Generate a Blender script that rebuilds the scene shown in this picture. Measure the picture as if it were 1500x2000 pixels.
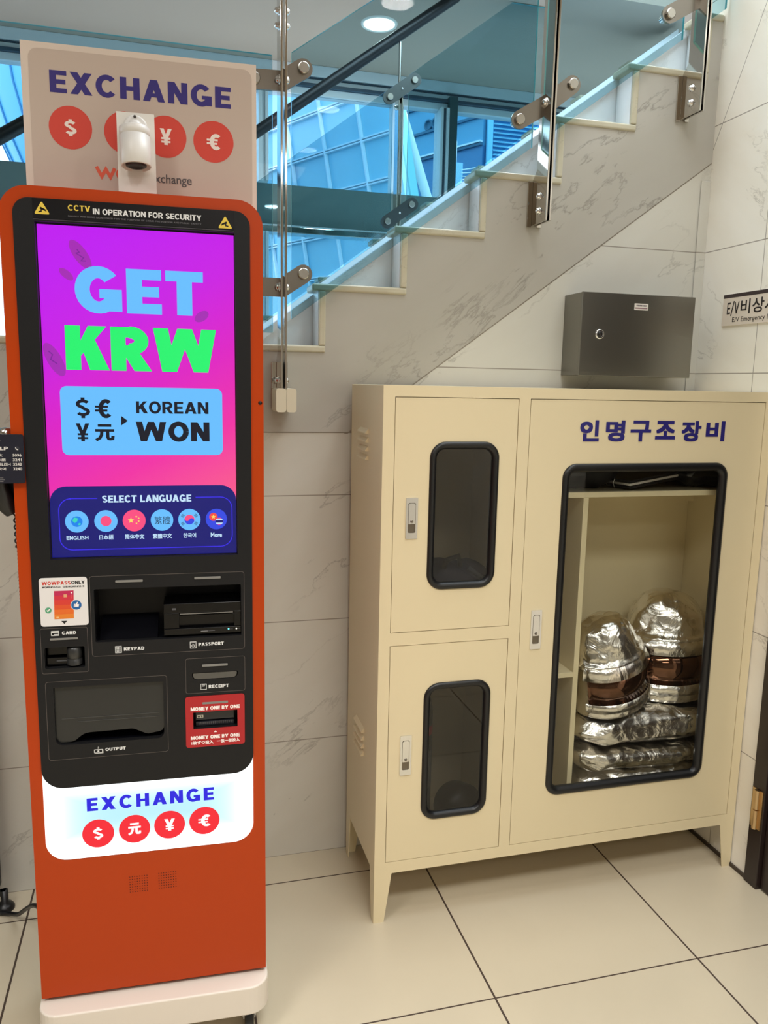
import bpy, math, random
import numpy as np
from mathutils import Vector, Matrix, noise
from mathutils.geometry import tessellate_polygon, delaunay_2d_cdt
random.seed(7)
for o in list(bpy.data.objects):
    bpy.data.objects.remove(o, do_unlink=True)
SC = bpy.context.scene
COL = SC.collection
PI = math.pi

# ------------------------------------------------------------------ camera
YAW, PITCH, ROLL, FPX, CAMZ = -0.2679, 0.1607, 0.0202, 1552.7403, 1.5466
ca, sa, cb, sb, cr, sr = math.cos(YAW), math.sin(YAW), math.cos(PITCH), math.sin(PITCH), math.cos(ROLL), math.sin(ROLL)
fw = Vector((-sa*cb, ca*cb, -sb))
r0 = Vector((ca, sa, 0))
u0 = r0.cross(fw)
rr = cr*r0 + sr*u0
uu = -sr*r0 + cr*u0
cam = bpy.data.cameras.new('camera')
camo = bpy.data.objects.new('camera', cam)
COL.objects.link(camo)
M = Matrix((rr, uu, -fw)).transposed().to_4x4()
M.translation = Vector((0, 0, CAMZ))
camo.matrix_world = M
cam.sensor_fit = 'VERTICAL'
cam.sensor_height = 36.0
cam.lens = 36.0*FPX/2000.0
cam.clip_start = 0.02
cam.clip_end = 200
SC.camera = camo

# ------------------------------------------------------------------ look
SC.view_settings.view_transform = 'Standard'
SC.view_settings.look = 'None'
SC.view_settings.exposure = 0.0
SC.view_settings.gamma = 1.0
SC.view_settings.use_curve_mapping = False
SC.cycles.transparent_max_bounces = 32
SC.cycles.max_bounces = 12

# ------------------------------------------------------------------ world and lights
W = bpy.data.worlds.new('sky')
SC.world = W
W.use_nodes = True
bg = W.node_tree.nodes['Background']
bg.inputs[0].default_value = (0.86, 0.95, 1.0, 1)
bg.inputs[1].default_value = 3.4

def area(name, loc, sx, sy, power, col, rot=(0, 0, 0), shape='RECTANGLE', spread=180):
    l = bpy.data.lights.new(name, 'AREA')
    l.shape = shape
    l.size = sx
    if shape in ('RECTANGLE', 'ELLIPSE'):
        l.size_y = sy
    l.energy = power
    l.spread = math.radians(spread)
    l.color = col
    o = bpy.data.objects.new(name, l)
    o.location = loc
    o.rotation_euler = rot
    COL.objects.link(o)
    return o
WARM = (1.0, 0.985, 0.945)
area('lobby_panel_light', (0.6, -0.3, 3.2), 1.6, 0.5, 47, WARM, spread=128)
area('lobby_panel_light', (-1.5, 0.1, 3.2), 1.2, 0.6, 34, WARM, spread=135)
area('lobby_panel_light', (0.5, -2.0, 3.2), 1.2, 0.5, 24, WARM)
area('stairwell_fill_light', (1.35, 2.2, 3.95), 1.7, 1.9, 44, (0.84, 0.92, 1.0))  # added unseen lamp over the opening, brightens curb and right wall
area('left_fill_light', (-3.93, 3.55, 2.45), 1.9, 1.4, 8, (0.80, 0.90, 1.0), (0, -math.radians(62), 0))  # added unseen lamp, cool light from the left onto curb and risers

# ------------------------------------------------------------------ materials
def lin(c):
    return tuple(((x/12.92) if x <= 0.04045 else ((x+0.055)/1.055)**2.4) for x in c)
def rgb(r, g, b):
    return lin((r/255.0, g/255.0, b/255.0))
MATS = {}
def mat(name, col, rough=0.5, metal=0.0, emit=None, estr=1.0, bump=None, var=None, coat=0.0, spec=0.5):
    if name in MATS:
        return MATS[name]
    m = bpy.data.materials.new(name)
    m.use_nodes = True
    nt = m.node_tree
    b = nt.nodes['Principled BSDF']
    b.inputs['Base Color'].default_value = (*col, 1)
    b.inputs['Roughness'].default_value = rough
    b.inputs['Metallic'].default_value = metal
    b.inputs['Specular IOR Level'].default_value = spec
    if coat:
        b.inputs['Coat Weight'].default_value = coat
        b.inputs['Coat Roughness'].default_value = 0.05
    if emit:
        b.inputs['Emission Color'].default_value = (*emit, 1)
        b.inputs['Emission Strength'].default_value = estr
    tc = nt.nodes.new('ShaderNodeTexCoord')
    if var:   # (scale, amount)
        n = nt.nodes.new('ShaderNodeTexNoise')
        n.inputs['Scale'].default_value = var[0]
        n.inputs['Detail'].default_value = 4
        nt.links.new(tc.outputs['Object'], n.inputs['Vector'])
        mx = nt.nodes.new('ShaderNodeMix')
        mx.data_type = 'RGBA'
        nt.links.new(n.outputs['Fac'], mx.inputs['Factor'])
        mx.inputs['A'].default_value = (*[c*(1-var[1]) for c in col], 1)
        mx.inputs['B'].default_value = (*[min(1, c*(1+var[1])) for c in col], 1)
        nt.links.new(mx.outputs['Result'], b.inputs['Base Color'])
    if bump:  # (scale, strength, distance)
        n = nt.nodes.new('ShaderNodeTexNoise')
        n.inputs['Scale'].default_value = bump[0]
        n.inputs['Detail'].default_value = 3
        nt.links.new(tc.outputs['Object'], n.inputs['Vector'])
        bp = nt.nodes.new('ShaderNodeBump')
        bp.inputs['Strength'].default_value = bump[1]
        bp.inputs['Distance'].default_value = bump[2]
        nt.links.new(n.outputs['Fac'], bp.inputs['Height'])
        nt.links.new(bp.outputs['Normal'], b.inputs['Normal'])
    MATS[name] = m
    return m
def emis(name, col, s=1.0, refl=True):
    """a pixel colour of a lit screen or sign: it gives off light under a glossy skin"""
    if name in MATS:
        return MATS[name]
    return mat(name, (0.004, 0.004, 0.005), 0.08 if refl else 0.5, 0, col, s)

def nmath(nt, op, a, b=None, c=None):
    n = nt.nodes.new('ShaderNodeMath')
    n.operation = op
    for i, v in enumerate((a, b, c)):
        if v is None:
            continue
        if isinstance(v, (int, float)):
            n.inputs[i].default_value = v
        else:
            nt.links.new(v, n.inputs[i])
    return n.outputs[0]

def marble(name, base, vein, warm, joints=None, rough=0.22, scale=1.0, diag=None):
    """veined marble slabs; joints = list of (axis, spacing, offset, half width), diag = extra joint lines"""
    m = bpy.data.materials.new(name)
    m.use_nodes = True
    nt = m.node_tree
    L = nt.links
    b = nt.nodes['Principled BSDF']
    b.inputs['Roughness'].default_value = rough
    b.inputs['Specular IOR Level'].default_value = 0.35
    geo = nt.nodes.new('ShaderNodeNewGeometry')
    pos = geo.outputs['Position']
    sep = nt.nodes.new('ShaderNodeSeparateXYZ')
    L.new(pos, sep.inputs[0])
    # warped coordinates
    n1 = nt.nodes.new('ShaderNodeTexNoise'); n1.inputs['Scale'].default_value = 2.1*scale; n1.inputs['Detail'].default_value = 6
    L.new(pos, n1.inputs['Vector'])
    mp = nt.nodes.new('ShaderNodeMapping'); mp.vector_type = 'TEXTURE'; mp.inputs['Rotation'].default_value = (0.5, -0.65, 0.0); mp.inputs['Scale'].default_value = (1.5, 1.2, 0.42)
    L.new(pos, mp.inputs['Vector'])
    va = nt.nodes.new('ShaderNodeVectorMath'); va.operation = 'MULTIPLY_ADD'
    L.new(n1.outputs['Color'], va.inputs[0]); va.inputs[1].default_value = (0.30, 0.30, 0.30); L.new(mp.outputs[0], va.inputs[2])
    n2 = nt.nodes.new('ShaderNodeTexNoise'); n2.inputs['Scale'].default_value = 1.5*scale; n2.inputs['Detail'].default_value = 8; n2.inputs['Roughness'].default_value = 0.62
    L.new(va.outputs[0], n2.inputs['Vector'])
    d = nmath(nt, 'ABSOLUTE', nmath(nt, 'SUBTRACT', n2.outputs['Fac'], 0.5))
    r = nt.nodes.new('ShaderNodeValToRGB')
    r.color_ramp.elements[0].position = 0.0; r.color_ramp.elements[0].color = (1, 1, 1, 1)
    r.color_ramp.elements[1].position = 0.010; r.color_ramp.elements[1].color = (0, 0, 0, 1)
    e = r.color_ramp.elements.new(0.004); e.color = (0.45, 0.45, 0.45, 1)
    L.new(d, r.inputs['Fac'])
    n3 = nt.nodes.new('ShaderNodeTexNoise'); n3.inputs['Scale'].default_value = 3.0*scale; n3.inputs['Detail'].default_value = 2
    L.new(pos, n3.inputs['Vector'])
    r3 = nt.nodes.new('ShaderNodeValToRGB'); r3.color_ramp.elements[0].position = 0.45; r3.color_ramp.elements[1].position = 0.62
    L.new(n3.outputs['Fac'], r3.inputs['Fac'])
    veinfac = nmath(nt, 'MULTIPLY', r.outputs['Color'], r3.outputs['Color'])
    veinfac = nmath(nt, 'MULTIPLY', veinfac, 0.42)
    n4 = nt.nodes.new('ShaderNodeTexNoise'); n4.inputs['Scale'].default_value = 1.3*scale; n4.inputs['Detail'].default_value = 5
    L.new(va.outputs[0], n4.inputs['Vector'])
    r4 = nt.nodes.new('ShaderNodeValToRGB'); r4.color_ramp.elements[0].position = 0.35; r4.color_ramp.elements[1].position = 0.7
    L.new(n4.outputs['Fac'], r4.inputs['Fac'])
    m1 = nt.nodes.new('ShaderNodeMix'); m1.data_type = 'RGBA'
    L.new(r4.outputs['Color'], m1.inputs['Factor']); m1.inputs['A'].default_value = (*base, 1); m1.inputs['B'].default_value = (*warm, 1)
    m2 = nt.nodes.new('ShaderNodeMix'); m2.data_type = 'RGBA'
    L.new(veinfac, m2.inputs['Factor']); L.new(m1.outputs['Result'], m2.inputs['A']); m2.inputs['B'].default_value = (*vein, 1)
    out = m2.outputs['Result']
    fac = None
    def addf(f):
        nonlocal fac
        fac = f if fac is None else nmath(nt, 'MAXIMUM', fac, f)
    for ax, sp, off, hw in (joints or []):
        t = nmath(nt, 'DIVIDE', nmath(nt, 'SUBTRACT', sep.outputs[ax], off), sp)
        t = nmath(nt, 'ABSOLUTE', nmath(nt, 'SUBTRACT', nmath(nt, 'FRACT', nmath(nt, 'ADD', t, 100.5)), 0.5))
        addf(nmath(nt, 'LESS_THAN', t, hw/sp))
    for ax, k, c, hw in (diag or []):   # |z - k*axis - c| < hw
        t = nmath(nt, 'SUBTRACT', sep.outputs[2], nmath(nt, 'MULTIPLY_ADD', sep.outputs[ax], k, c))
        addf(nmath(nt, 'MULTIPLY', nmath(nt, 'LESS_THAN', nmath(nt, 'ABSOLUTE', t), hw), nmath(nt, 'GREATER_THAN', sep.outputs[2], 1.39)))
    if fac is not None:
        m3 = nt.nodes.new('ShaderNodeMix'); m3.data_type = 'RGBA'
        L.new(nmath(nt, 'MULTIPLY', fac, 0.75), m3.inputs['Factor']); L.new(out, m3.inputs['A']); m3.inputs['B'].default_value = (*rgb(128, 118, 106), 1)
        out = m3.outputs['Result']
    L.new(out, b.inputs['Base Color'])
    MATS[name] = m
    return m

def floor_mat():
    m = bpy.data.materials.new('polished_beige_tile')
    m.use_nodes = True
    nt = m.node_tree
    L = nt.links
    b = nt.nodes['Principled BSDF']
    geo = nt.nodes.new('ShaderNodeNewGeometry')
    sep = nt.nodes.new('ShaderNodeSeparateXYZ')
    L.new(geo.outputs['Position'], sep.inputs[0])
    def joint(o, off, hw):
        t = nmath(nt, 'DIVIDE', nmath(nt, 'SUBTRACT', o, off), 0.6)
        t = nmath(nt, 'ABSOLUTE', nmath(nt, 'SUBTRACT', nmath(nt, 'FRACT', nmath(nt, 'ADD', t, 100.5)), 0.5))
        return nmath(nt, 'LESS_THAN', t, hw/0.6)
    f = nmath(nt, 'MAXIMUM', joint(sep.outputs[0], 0.7773, 0.0028), joint(sep.outputs[1], 2.2623, 0.0022))
    n = nt.nodes.new('ShaderNodeTexNoise'); n.inputs['Scale'].default_value = 2.5; n.inputs['Detail'].default_value = 6
    L.new(geo.outputs['Position'], n.inputs['Vector'])
    mx = nt.nodes.new('ShaderNodeMix'); mx.data_type = 'RGBA'
    L.new(n.outputs['Fac'], mx.inputs['Factor']); mx.inputs['A'].default_value = (*rgb(196, 183, 158), 1); mx.inputs['B'].default_value = (*rgb(212, 200, 176), 1)
    m2 = nt.nodes.new('ShaderNodeMix'); m2.data_type = 'RGBA'
    L.new(f, m2.inputs['Factor']); L.new(mx.outputs['Result'], m2.inputs['A']); m2.inputs['B'].default_value = (*rgb(70, 55, 45), 1)
    L.new(m2.outputs['Result'], b.inputs['Base Color'])
    ro = nmath(nt, 'MULTIPLY_ADD', n.outputs['Fac'], 0.12, 0.16)
    ro = nmath(nt, 'MULTIPLY_ADD', f, 0.5, ro)
    L.new(ro, b.inputs['Roughness'])
    return m

def glass_mat(name, tint, refl=1.0, rough=0.0):
    m = bpy.data.materials.new(name)
    m.use_nodes = True
    nt = m.node_tree
    nt.nodes.remove(nt.nodes['Principled BSDF'])
    out = nt.nodes['Material Output']
    t = nt.nodes.new('ShaderNodeBsdfTransparent'); t.inputs[0].default_value = (*tint, 1)
    g = nt.nodes.new('ShaderNodeBsdfGlossy'); g.inputs['Roughness'].default_value = rough
    fr = nt.nodes.new('ShaderNodeFresnel'); fr.inputs['IOR'].default_value = 1.45
    geo = nt.nodes.new('ShaderNodeNewGeometry')
    k = nmath(nt, 'MULTIPLY', nmath(nt, 'SUBTRACT', 1.0, geo.outputs['Backfacing']), refl)
    f = nmath(nt, 'MULTIPLY', fr.outputs[0], k)
    mx = nt.nodes.new('ShaderNodeMixShader')
    nt.links.new(f, mx.inputs[0]); nt.links.new(t.outputs[0], mx.inputs[1]); nt.links.new(g.outputs[0], mx.inputs[2])
    nt.links.new(mx.outputs[0], out.inputs[0])
    MATS[name] = m
    return m

def brushed(name, col, rough, axis_scale):
    m = bpy.data.materials.new(name)
    m.use_nodes = True
    nt = m.node_tree
    b = nt.nodes['Principled BSDF']
    b.inputs['Metallic'].default_value = 1
    b.inputs['Base Color'].default_value = (*col, 1)
    b.inputs['Roughness'].default_value = rough
    tc = nt.nodes.new('ShaderNodeTexCoord')
    mp = nt.nodes.new('ShaderNodeMapping'); mp.inputs['Scale'].default_value = axis_scale
    n = nt.nodes.new('ShaderNodeTexNoise'); n.inputs['Scale'].default_value = 1; n.inputs['Detail'].default_value = 2
    nt.links.new(tc.outputs['Object'], mp.inputs[0]); nt.links.new(mp.outputs[0], n.inputs['Vector'])
    bp = nt.nodes.new('ShaderNodeBump'); bp.inputs['Strength'].default_value = 0.12; bp.inputs['Distance'].default_value = 0.001
    nt.links.new(n.outputs['Fac'], bp.inputs['Height']); nt.links.new(bp.outputs[0], b.inputs['Normal'])
    MATS[name] = m
    return m

def foil_mat():
    m = bpy.data.materials.new('crinkled_aluminised_fabric')
    m.use_nodes = True
    nt = m.node_tree
    b = nt.nodes['Principled BSDF']
    b.inputs['Metallic'].default_value = 1
    b.inputs['Base Color'].default_value = (*rgb(238, 233, 225), 1)
    b.inputs['Roughness'].default_value = 0.24
    tc = nt.nodes.new('ShaderNodeTexCoord')
    n0 = nt.nodes.new('ShaderNodeTexNoise'); n0.inputs['Scale'].default_value = 13; n0.inputs['Detail'].default_value = 5; n0.inputs['Distortion'].default_value = 0.8
    nt.links.new(tc.outputs['Object'], n0.inputs['Vector'])
    v = nt.nodes.new('ShaderNodeTexVoronoi'); v.inputs['Scale'].default_value = 30
    nt.links.new(tc.outputs['Object'], v.inputs['Vector'])
    hgt = nmath(nt, 'MULTIPLY_ADD', v.outputs['Distance'], 0.24, n0.outputs['Fac'])
    bp = nt.nodes.new('ShaderNodeBump'); bp.inputs['Strength'].default_value = 0.7; bp.inputs['Distance'].default_value = 0.016
    nt.links.new(hgt, bp.inputs['Height']); nt.links.new(bp.outputs[0], b.inputs['Normal'])
    MATS['foil'] = m
    return m

# ------------------------------------------------------------------ mesh builder
class MB:
    def __init__(s):
        s.v = []; s.f = []; s.fm = []; s.m = []; s.sm = []
    def mi(s, m):
        if m not in s.m:
            s.m.append(m)
        return s.m.index(m)
    def add(s, vs, fs, m, smooth=False):
        k = len(s.v); i = s.mi(m)
        s.v += [Vector(p) for p in vs]
        for f in fs:
            s.f.append([k+j for j in f]); s.fm.append(i); s.sm.append(smooth)
        return s
    def box(s, x0, x1, y0, y1, z0, z1, m):
        v = [(x, y, z) for z in (z0, z1) for y in (y0, y1) for x in (x0, x1)]
        return s.add(v, [(0, 2, 3, 1), (4, 5, 7, 6), (0, 1, 5, 4), (1, 3, 7, 5), (3, 2, 6, 7), (2, 0, 4, 6)], m)
    def obox(s, c, ax, ay, az, m):
        c, ax, ay, az = map(Vector, (c, ax, ay, az))
        v = [c+i*ax+j*ay+k*az for k in (-1, 1) for j in (-1, 1) for i in (-1, 1)]
        return s.add(v, [(0, 2, 3, 1), (4, 5, 7, 6), (0, 1, 5, 4), (1, 3, 7, 5), (3, 2, 6, 7), (2, 0, 4, 6)], m)
    def flat(s, poly, y, m):
        """convex or simple polygon (x,z) facing -y"""
        return s.add([(p[0], y, p[1]) for p in poly], [tuple(range(len(poly)))], m)
    def plate(s, outer, holes, y0, y1, m, mhole=None):
        """extruded plate in the xz plane with holes: front at y0, back at y1"""
        loops = [list(outer)] + [list(h) for h in holes]
        flatp = [p for l in loops for p in l]
        tris = tessellate_polygon([[Vector((p[0], p[1], 0)) for p in l] for l in loops])
        n = len(flatp)
        vs = [(p[0], y0, p[1]) for p in flatp] + [(p[0], y1, p[1]) for p in flatp]
        fs = []
        for t in tris:
            a, b, c = (flatp[i] for i in t)
            ar = (b[0]-a[0])*(c[1]-a[1])-(c[0]-a[0])*(b[1]-a[1])
            t = tuple(t) if ar > 0 else tuple(reversed(t))
            fs.append(t); fs.append(tuple(n+i for i in reversed(t)))
        s.add(vs, fs, m)
        k = 0
        for li, l in enumerate(loops):
            ar = sum(l[i][0]*l[(i+1) % len(l)][1]-l[(i+1) % len(l)][0]*l[i][1] for i in range(len(l)))
            ccw = ar > 0
            q = []
            for i in range(len(l)):
                a, b = k+i, k+(i+1) % len(l)
                f = (a, n+a, n+b, b)
                if ccw == (li > 0):
                    f = tuple(reversed(f))
                q.append(f)
            s.add(vs, q, (mhole or m) if li else m)
            k += len(l)
        return s
    def tube(s, pts, r, m, n=12, caps=True):
        pts = [Vector(p) for p in pts]
        k = len(pts); vs = []; fs = []
        up = None
        for i, p in enumerate(pts):
            t = ((pts[min(i+1, k-1)]-pts[max(i-1, 0)])).normalized()
            if up is None:
                up = Vector((0, 0, 1)) if abs(t.z) < 0.9 else Vector((1, 0, 0))
            a = t.cross(up).normalized(); b = a.cross(t).normalized(); up = b
            rad = r[i] if isinstance(r, (list, tuple)) else r
            for j in range(n):
                w = 2*PI*j/n
                vs.append(p+rad*(math.cos(w)*a+math.sin(w)*b))
        for i in range(k-1):
            for j in range(n):
                fs.append((i*n+j, i*n+(j+1) % n, (i+1)*n+(j+1) % n, (i+1)*n+j))
        s.add(vs, fs, m, True)
        if caps:
            s.add(vs[:n], [tuple(reversed(range(n)))], m); s.add(vs[-n:], [tuple(range(n))], m)
        return s
    def lathe(s, c, axis, prof, m, n=24, smooth=True):
        """prof: list of (distance along axis, radius)"""
        c = Vector(c); t = Vector(axis).normalized()
        a = t.orthogonal().normalized(); b = t.cross(a)
        vs = []; fs = []
        for (d, r) in prof:
            for j in range(n):
                w = 2*PI*j/n
                vs.append(c+t*d+max(r, 1e-5)*(math.cos(w)*a+math.sin(w)*b))
        for i in range(len(prof)-1):
            for j in range(n):
                fs.append((i*n+j, i*n+(j+1) % n, (i+1)*n+(j+1) % n, (i+1)*n+j))
        return s.add(vs, fs, m, smooth)
    def rim(s, path, prof, m):
        """sweep a small profile [(out, y)] round a closed path in the xz plane"""
        k = len(path); np_ = len(prof); vs = []; fs = []
        for i in range(k):
            p0, p1, p2 = Vector(path[i-1]), Vector(path[i]), Vector(path[(i+1) % k])
            t = (p2-p0).normalized(); nrm = Vector((t.y, -t.x))
            for (o, y) in prof:
                vs.append((p1.x+nrm.x*o, y, p1.y+nrm.y*o))
        for i in range(k):
            j = (i+1) % k
            for q in range(np_):
                q2 = (q+1) % np_
                fs.append((i*np_+q, j*np_+q, j*np_+q2, i*np_+q2))
        return s.add(vs, fs, m, True)
    def build(s, name, parent=None, bevel=0, seg=2, org=None, sub=0, recalc=True):
        o0 = Vector((0, 0, 0))
        if org is not None:
            o0 = Vector(org)
        me = bpy.data.meshes.new(name)
        me.from_pydata([tuple(p-o0) for p in s.v], [], s.f)
        for m in s.m:
            me.materials.append(m)
        me.polygons.foreach_set('material_index', s.fm)
        me.polygons.foreach_set('use_smooth', s.sm)
        me.update()
        o = bpy.data.objects.new(name, me)
        COL.objects.link(o)
        if parent is not None:
            o.parent = parent
        if bevel:
            b = o.modifiers.new('bevel', 'BEVEL')
            b.width = bevel; b.segments = seg; b.limit_method = 'ANGLE'; b.angle_limit = math.radians(40)
            b.harden_normals = False
        if sub:
            q = o.modifiers.new('sub', 'SUBSURF'); q.levels = sub; q.render_levels = sub
        return o

def rrect(x0, x1, z0, z1, r, n=6):
    """counter-clockwise rounded rectangle; r is one radius or (bl, br, tr, tl)"""
    if not isinstance(r, (tuple, list)):
        r = (r,)*4
    out = []
    for (cx, cz, a, q) in ((x0+r[0], z0+r[0], PI, r[0]), (x1-r[1], z0+r[1], 1.5*PI, r[1]), (x1-r[2], z1-r[2], 0, r[2]), (x0+r[3], z1-r[3], 0.5*PI, r[3])):
        if q <= 1e-6:
            out.append((cx, cz))
        else:
            for i in range(n+1):
                w = a+0.5*PI*i/n
                out.append((cx+q*math.cos(w), cz+q*math.sin(w)))
    return out
def circle(cx, cz, r, n=28):
    return [(cx+r*math.cos(2*PI*i/n), cz+r*math.sin(2*PI*i/n)) for i in range(n)]
def star(cx, cz, r, n=5, k=0.42):
    return [((cx+(r if i % 2 == 0 else r*k)*math.cos(PI/2+PI*i/n)), cz+(r if i % 2 == 0 else r*k)*math.sin(PI/2+PI*i/n)) for i in range(2*n)]

def empty(name, loc=(0, 0, 0), rz=0, label=None, cat=None, group=None):
    o = bpy.data.objects.new(name, None)
    COL.objects.link(o)
    o.location = loc; o.rotation_euler = (0, 0, rz)
    o.empty_display_size = 0.05
    tag(o, label, cat, group)
    return o
def tag(o, label=None, cat=None, group=None, kind=None):
    if label: o['label'] = label
    if cat: o['category'] = cat
    if group: o['group'] = group
    if kind: o['kind'] = kind
    return o
def struct(o):
    o['kind'] = 'structure'
    return o

# ------------------------------------------------------------------ lettering
def _stroke(pts, t):
    """polyline to quads of thickness t with mitred joints"""
    P = [Vector(p) for p in pts]; k = len(P); L_ = []; R_ = []
    for i in range(k):
        if i == 0: d = (P[1]-P[0]).normalized(); q = 1
        elif i == k-1: d = (P[-1]-P[-2]).normalized(); q = 1
        else:
            a = (P[i]-P[i-1]).normalized(); b = (P[i+1]-P[i]).normalized(); d = (a+b).normalized(); q = 1/max(0.5, d.dot(a))
        n = Vector((-d.y, d.x))*t*0.5*q
        L_.append(P[i]+n); R_.append(P[i]-n)
    return [[tuple(R_[i]), tuple(R_[i+1]), tuple(L_[i+1]), tuple(L_[i])] for i in range(k-1)]
def _arc(cx, cy, rx, ry, a0, a1, n=14):
    return [(cx+rx*math.cos(math.radians(a0+(a1-a0)*i/n)), cy+ry*math.sin(math.radians(a0+(a1-a0)*i/n))) for i in range(n+1)]
def _r(x0, y0, x1, y1):
    return [(x0, y0), (x1, y0), (x1, y1), (x0, y1)]
def glyph(ch, s):
    """heavy grotesque capitals, cap height 1; s = stem width. returns (polygons, advance)"""
    h = 0.82*s
    mir = lambda ps, w: [[(w-x, y) for x, y in reversed(p)] for p in ps]
    if ch == ' ': return [], 0.3
    if ch == 'E': w = 0.64; return [_r(0, 0, s, 1), _r(0, 0, w, h), _r(0, .5-h/2, w*.93, .5+h/2), _r(0, 1-h, w, 1)], w
    if ch == 'F': w = 0.6; return [_r(0, 0, s, 1), _r(0, .47-h/2, w*.93, .47+h/2), _r(0, 1-h, w, 1)], w
    if ch == 'L': w = 0.6; return [_r(0, 0, s, 1), _r(0, 0, w, h)], w
    if ch == 'T': w = 0.7; return [_r(w/2-s/2, 0, w/2+s/2, 1), _r(0, 1-h, w, 1)], w
    if ch == 'I': return [_r(0, 0, s, 1)], s
    if ch == 'H': w = 0.76; return [_r(0, 0, s, 1), _r(w-s, 0, w, 1), _r(0, .5-h/2, w, .5+h/2)], w
    if ch == 'N': w = 0.78; return [_r(0, 0, s, 1), _r(w-s, 0, w, 1), [(0, 1), (w-1.1*s, 0), (w, 0), (1.1*s, 1)]], w
    if ch == 'M': w = 0.95; return [_r(0, 0, s*.92, 1), _r(w-s*.92, 0, w, 1), [(0, 1), (w/2-.45*s, 0), (w/2+.45*s, 0), (s*1.05, 1)], [(w-s*1.05, 1), (w/2-.45*s, 0), (w/2+.45*s, 0), (w, 1)]], w
    if ch == 'A':
        w = 0.86; l = [[(0, 0), (1.08*s, 0), (w/2+.55*s, 1), (w/2-.55*s, 1)]]
        return l+mir(l, w)+[_r(w*.22, .2, w*.78, .2+h*.9)], w
    if ch == 'V':
        w = 0.84; l = [[(0, 1), (w/2-.55*s, 0), (w/2+.55*s, 0), (1.08*s, 1)]]
        return l+mir(l, w), w
    if ch == 'W':
        w = 1.24; q = s*.98
        l = [[(0, 1), (w*.25-.52*q, 0), (w*.25+.52*q, 0), (1.05*q, 1)], [(w*.5-.52*q, 1), (w*.25-.52*q, 0), (w*.25+.52*q, 0), (w*.5+.52*q, 1)]]
        return l+mir(l, w), w
    if ch == 'X':
        w = 0.84; l = [[(0, 0), (1.18*s, 0), (w, 1), (w-1.18*s, 1)]]
        return l+mir(l, w), w
    if ch == 'Y':
        w = 0.82; l = [[(0, 1), (w/2-.5*s, .36), (w/2+.5*s, .36), (1.12*s, 1)]]
        return l+mir(l, w)+[_r(w/2-s/2, 0, w/2+s/2, .4)], w
    if ch == 'K':
        w = 0.8
        return [_r(0, 0, s, 1), [(s*.9, .28), (w-.02, 1), (w-1.28*s, 1), (s*.9, .60)], [(w-1.22*s, 0), (w+.02, 0), (s*1.0+.26, .72), (s*1.0+.02, .50)]], w
    if ch in 'OCGQ':
        w = 0.86; rx = w/2-s/2; ry = .5-h/2+.01
        if ch == 'O': return _stroke(_arc(w/2, .5, rx, ry, 0, 360, 32), s*.95), w
        if ch == 'C': return _stroke(_arc(w/2, .5, rx, ry, 42, 318, 26), s*.93), w*.95
        return _stroke(_arc(w/2, .5, rx, ry, 40, 345, 26), s*.93)+[_r(w*.52, .32, w-.01, .32+h*.85), _r(w-s*.9, 0.03, w-.01, .45)], w
    if ch == 'S':
        w = 0.72; rx = w/2-s/2; ry = .27-h/2+.015
        c1 = _arc(w/2, .735, rx, .265-h/2, 25, 270, 14); c2 = _arc(w/2, .265, rx, .265-h/2, 90, -155, 14)
        c1[-1] = (w/2, .52+.0); c2[0] = (w/2, .48)
        return _stroke(c1[:-1]+[(w/2, .5)]+c2[1:], h), w
    if ch == 'D':
        w = 0.78; return [_r(0, 0, s, 1), _r(0, 0, w*.45, h), _r(0, 1-h, w*.45, 1)]+_stroke(_arc(w*.42, .5, w*.58-s/2, .5-h/2, -92, 92, 18), s*.92), w
    if ch in 'PR':
        w = 0.73; b = 0.3
        g = [_r(0, 0, s, 1), _r(0, 1-h, w*.55, 1), _r(0, .38, w*.55, .38+h*.9)]+_stroke(_arc(w*.5, .69, w*.5-s/2, .31-h/2, -92, 92, 14), s*.95)
        if ch == 'R': g.append([(w-1.12*s+.03, 0), (w+.05, 0), (w*.42+s*.75, .46), (w*.42-s*.35, .46)])
        return g, w+(.03 if ch == 'R' else 0)
    if ch == 'B':
        w = 0.72
        return [_r(0, 0, s, 1), _r(0, 1-h, w*.5, 1), _r(0, .5-h*.5, w*.5, .5+h*.5), _r(0, 0, w*.5, h)]+_stroke(_arc(w*.48, .73, w*.48-s/2, .27-h/2, -92, 92, 12), s*.92)+_stroke(_arc(w*.48, .27, w*.52-s/2, .27-h/2, -92, 92, 12), s*.92), w
    if ch == 'U':
        w = 0.76; r = w/2-s/2
        return [_r(0, .35, s, 1), _r(w-s, .35, w, 1)]+_stroke(_arc(w/2, .38, r, .38-h/2, 180, 360, 18), s*.97), w
    if ch == '$':
        g, w = glyph('S', s); 
        return g+[_r(w/2-s*.42, -.12, w/2+s*.42, .1), _r(w/2-s*.42, .9, w/2+s*.42, 1.12)], w
    if ch == '€':
        w = 0.82
        return _stroke(_arc(w*.58, .5, w*.42-s/2, .5-h/2, 48, 312, 22), s*.9)+[_r(-.02, .55, w*.7, .55+h*.62), _r(-.02, .45-h*.62, w*.66, .45)], w
    if ch == '¥':
        g, w = glyph('Y', s)
        return g+[_r(w*.12, .34, w*.88, .34+h*.62), _r(w*.12, .13, w*.88, .13+h*.62)], w
    if ch == '元':
        w = 0.95; q = s*.72
        return [_r(.14, .86, .81, .86+q), _r(0, .56, w, .56+q)]+_stroke([(.33, .6), (.31, .36), (.22, .16), (.03, .03)], q*1.05)+_stroke([(.62, .6), (.62, .22), (.66, .12), (.74, .1), (.86, .12), (.88, .3)], q*1.05), w
    return [_r(0, 0, .5, .1)], .55
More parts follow.
